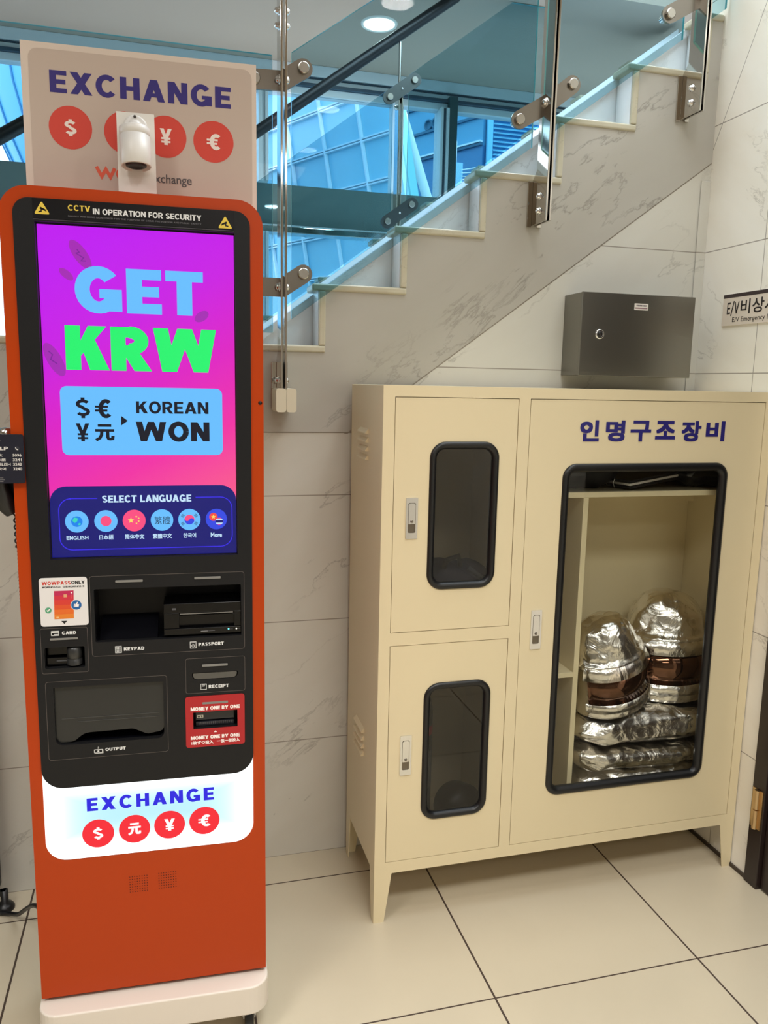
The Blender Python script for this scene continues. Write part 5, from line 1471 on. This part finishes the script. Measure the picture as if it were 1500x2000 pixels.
# left column, upper: dark blue bag
NB = mat('navy_cloth', rgb(38, 44, 70), 0.6)
bag = empty('equipment_bag', (0.815, 2.18, 0.853), 0, 'dark navy equipment bag behind the upper small window of the cabinet', 'bag')
o = lump('bag_body', (0, 0, 0), (0.105, 0.09, 0.088), 1.4, 0.008, NB, None, None); o.parent = bag
mb = MB(); mb.tube([(-0.05, -0.06, 0.17), (-0.045, -0.07, 0.195), (-0.01, -0.07, 0.205), (0.0, -0.06, 0.175)], 0.008, BLACK, 8); mb.build('carry_handle', bag)
mb = MB(); mb.tube([(0.02, -0.075, 0.170), (0.06, -0.09, 0.14), (0.085, -0.092, 0.09), (0.09, -0.092, 0.03)], 0.007, mat('grey_webbing', rgb(92, 96, 104), 0.6), 8); mb.build('strap', bag)
# left column, lower: cylinder and mask
cyl = empty('oxygen_cylinder', (0.712, 2.20, CZ0+0.01), 0, 'dark air cylinder with a red band behind the lower small window of the cabinet', 'cylinder')
mb = MB(); mb.lathe((0, 0, 0), (0, 0, 1), [(0, 0.05), (0.01, 0.058), (0.40, 0.058), (0.44, 0.05), (0.465, 0.025), (0.47, 0)], mat('dark_green_composite', rgb(50, 58, 54), 0.3), 28); mb.build('tank', cyl)
mb = MB(); mb.lathe((0, 0, 0.33), (0, 0, 1), [(0, 0.0585), (0.028, 0.0585)], mat('red_band', rgb(176, 40, 66), 0.4), 28); mb.build('band', cyl)
mb = MB(); mb.lathe((0, 0, 0.16), (0, 0, 1), [(0, 0.0585), (0.12, 0.0585)], mat('grey_label', rgb(120, 122, 118), 0.5), 28); mb.build('wrap_label', cyl)
mb = MB(); mb.lathe((0, 0, 0.468), (0, 0, 1), [(0, 0.018), (0.05, 0.018), (0.055, 0.024), (0.09, 0.024), (0.095, 0)], CHROME, 18); mb.build('valve', cyl)
mk = empty('breathing_mask', (0.862, 2.15, CZ0+0.01), 0, 'round dark breathing mask beside the air cylinder in the cabinet', 'mask')
RUB = mat('mask_rubber', rgb(34, 33, 33), 0.4)
mb = MB(); mb.lathe((0, 0.01, 0.078), (0.1, -1, 0.25), [(-0.05, 0.072), (0, 0.076), (0.03, 0.070), (0.045, 0.05), (0.05, 0.0)], RUB, 28); mb.build('facepiece', mk)
mb = MB(); mb.lathe((0.0, -0.035, 0.066), (0.1, -1, 0.0), [(0, 0.032), (0.02, 0.032), (0.025, 0.022), (0.025, 0)], SATIN, 22); mb.build('filter_cap', mk)
mb = MB(); mb.tube([(-0.03, -0.03, 0.06), (-0.06, -0.02, 0.03), (-0.05, -0.01, 0.012), (0.02, -0.02, 0.012)], 0.012, RUB, 10); mb.build('hose', mk)

# ================================================================== steel box on the wall
BX0, BX1, BY, BZ0, BZ1 = 1.2525, 1.654, 2.286, 1.5835, 1.838
bx = empty('wall_box', ((BX0+BX1)/2, YW, BZ0), 0, 'brushed stainless steel wall box with a round lock above the cream cabinet', 'electrical box')
INOX = brushed('brushed_inox', rgb(140, 137, 130), 0.32, (3, 3, 220))
mb = MB(); mb.box(BX0, BX1, BY+0.010, YW, BZ0, BZ1, INOX); mb.build('body', bx, bevel=0.002, org=bx.location)
mb = MB(); mb.box(BX0-0.001, BX1+0.001, BY, BY+0.0095, BZ0-0.001, BZ1+0.001, INOX); d_ = mb.build('door', bx, bevel=0.0015, org=bx.location)
mb = MB(); mb.lathe((1.3165, BY, 1.7115), (0, -1, 0), [(0, 0.0155), (0.003, 0.0155), (0.005, 0.0125), (0.004, 0.0095), (0.004, 0)], CHROME, 28); mb.lathe((1.3165, BY-0.004, 1.7115), (0, -1, 0), [(0, 0.0092), (0.001, 0.009), (0.001, 0)], JET, 24)
mb.plate([(1.3130, 1.7070), (1.3200, 1.7070), (1.3165, 1.7165)], [], BY-0.006, BY-0.005, CHROME)
k = mb.build('lock', d_); k.location = -Vector(bx.location)
mb = MB(); mb.box(1.4335, 1.4825, BY-0.0006, BY, 1.7905, 1.8110, mat('label_white', rgb(232, 226, 220), 0.5))
[mb.flat(_r(1.4405+i*0.0052, 1.8022, 1.4448+i*0.0052, 1.8066), BY-0.0008, mat('label_ink', rgb(96, 88, 96), 0.5)) for i in range(7)]; mb.flat(_r(1.4365, 1.7945, 1.4800, 1.7985), BY-0.0008, mat('label_rose', rgb(150, 118, 126), 0.5))
k = mb.build('sticker', d_); k.location = -Vector(bx.location)

# ================================================================== sign on the right wall
mb = MB(); EY0, EY1, EZ0, EZ1 = 2.2825, 1.86, 1.7515, 1.8505
SGN = mat('sign_plate_beige', rgb(224, 212, 198), 0.4); SGD = mat('sign_stripe_dark', rgb(58, 44, 44), 0.4)
mb.box(XR-0.004, XR, EY1, EY0, EZ0, EZ1, SGN); mb.box(XR-0.0043, XR-0.004, EY1, EY0-0.0005, 1.8385, EZ1-0.0005, SGD)
fr_ = lambda u, v, y: (XR-0.0044+y, EY0-u, v)
INKS = mat('sign_ink', rgb(40, 34, 34), 0.5)
put(mb, gtext('E', 0.17), 0.0210, 1.7880, 0.0370, 1.8240, 0, INKS, fr_)
put(mb, [[(0, 0), (0.16, 0), (0.55, 1), (0.39, 1)]], 0.0385, 1.7820, 0.0550, 1.8270, 0, INKS, fr_)
put(mb, gtext('V', 0.17), 0.0550, 1.7880, 0.0775, 1.8240, 0, INKS, fr_)
put(mb, ftext('비상시', 0.012), 0.0850, 1.7840, 0.2380, 1.8290, 0, MATS['sign_ink'], fr_)
put(mb, ftext('E/V Emergency I', 0.004), 0.0500, 1.7570, 0.2080, 1.7765, 0, MATS['sign_ink'], fr_)
ob = mb.build('wall_sign'); tag(ob, 'beige wall sign with a dark top stripe reading E/V, on the right marble wall', 'sign')

# ================================================================== black stand and its cord at the left edge
t = empty('equipment_stand', (-0.66, 2.30, 0), 0, 'black equipment stand with a round foot, just past the orange kiosk', 'stand')
mb = MB(); mb.box(-0.86, -0.507, 2.315, 2.385, 0.05, 0.86, mat('stand_black', rgb(30, 31, 36), 0.5)); mb.build('cabinet_body', t, bevel=0.004, org=t.location)
for fx in (-0.490, -0.83):
    mb = MB(); mb.lathe((fx, 2.330, 0), (0, 0, 1), [(0, 0.026), (0.008, 0.026), (0.016, 0.02), (0.022, 0.010), (0.06, 0.010), (0.06, 0)], BLACK, 22); mb.box(fx-0.03, fx+0.004, 2.322, 2.338, 0.045, 0.06, BLACK); mb.build('round_foot', t, org=t.location)
mb = MB()
ctl = [(-0.500, 2.300, 0.008), (-0.470, 2.285, 0.012), (-0.440, 2.25, 0.03), (-0.405, 2.19, 0.085), (-0.37, 2.10, 0.15), (-0.33, 2.00, 0.20), (-0.27, 1.94, 0.225)]
pp = []
for i in range(len(ctl)-1):
    p0 = Vector(ctl[max(i-1, 0)]); p1_ = Vector(ctl[i]); p2_ = Vector(ctl[i+1]); p3_ = Vector(ctl[min(i+2, len(ctl)-1)])
    for q in range(6):
        t_ = q/6
        pp.append(0.5*((2*p1_)+(p2_-p0)*t_+(2*p0-5*p1_+4*p2_-p3_)*t_*t_+(3*p1_-p0-3*p2_+p3_)*t_**3))
pp.append(Vector(ctl[-1]))
mb.tube(pp, 0.006, BLACK, 10); tag(mb.build('power_cord'), 'black power cord running from the floor into the back of the orange kiosk', 'cord')
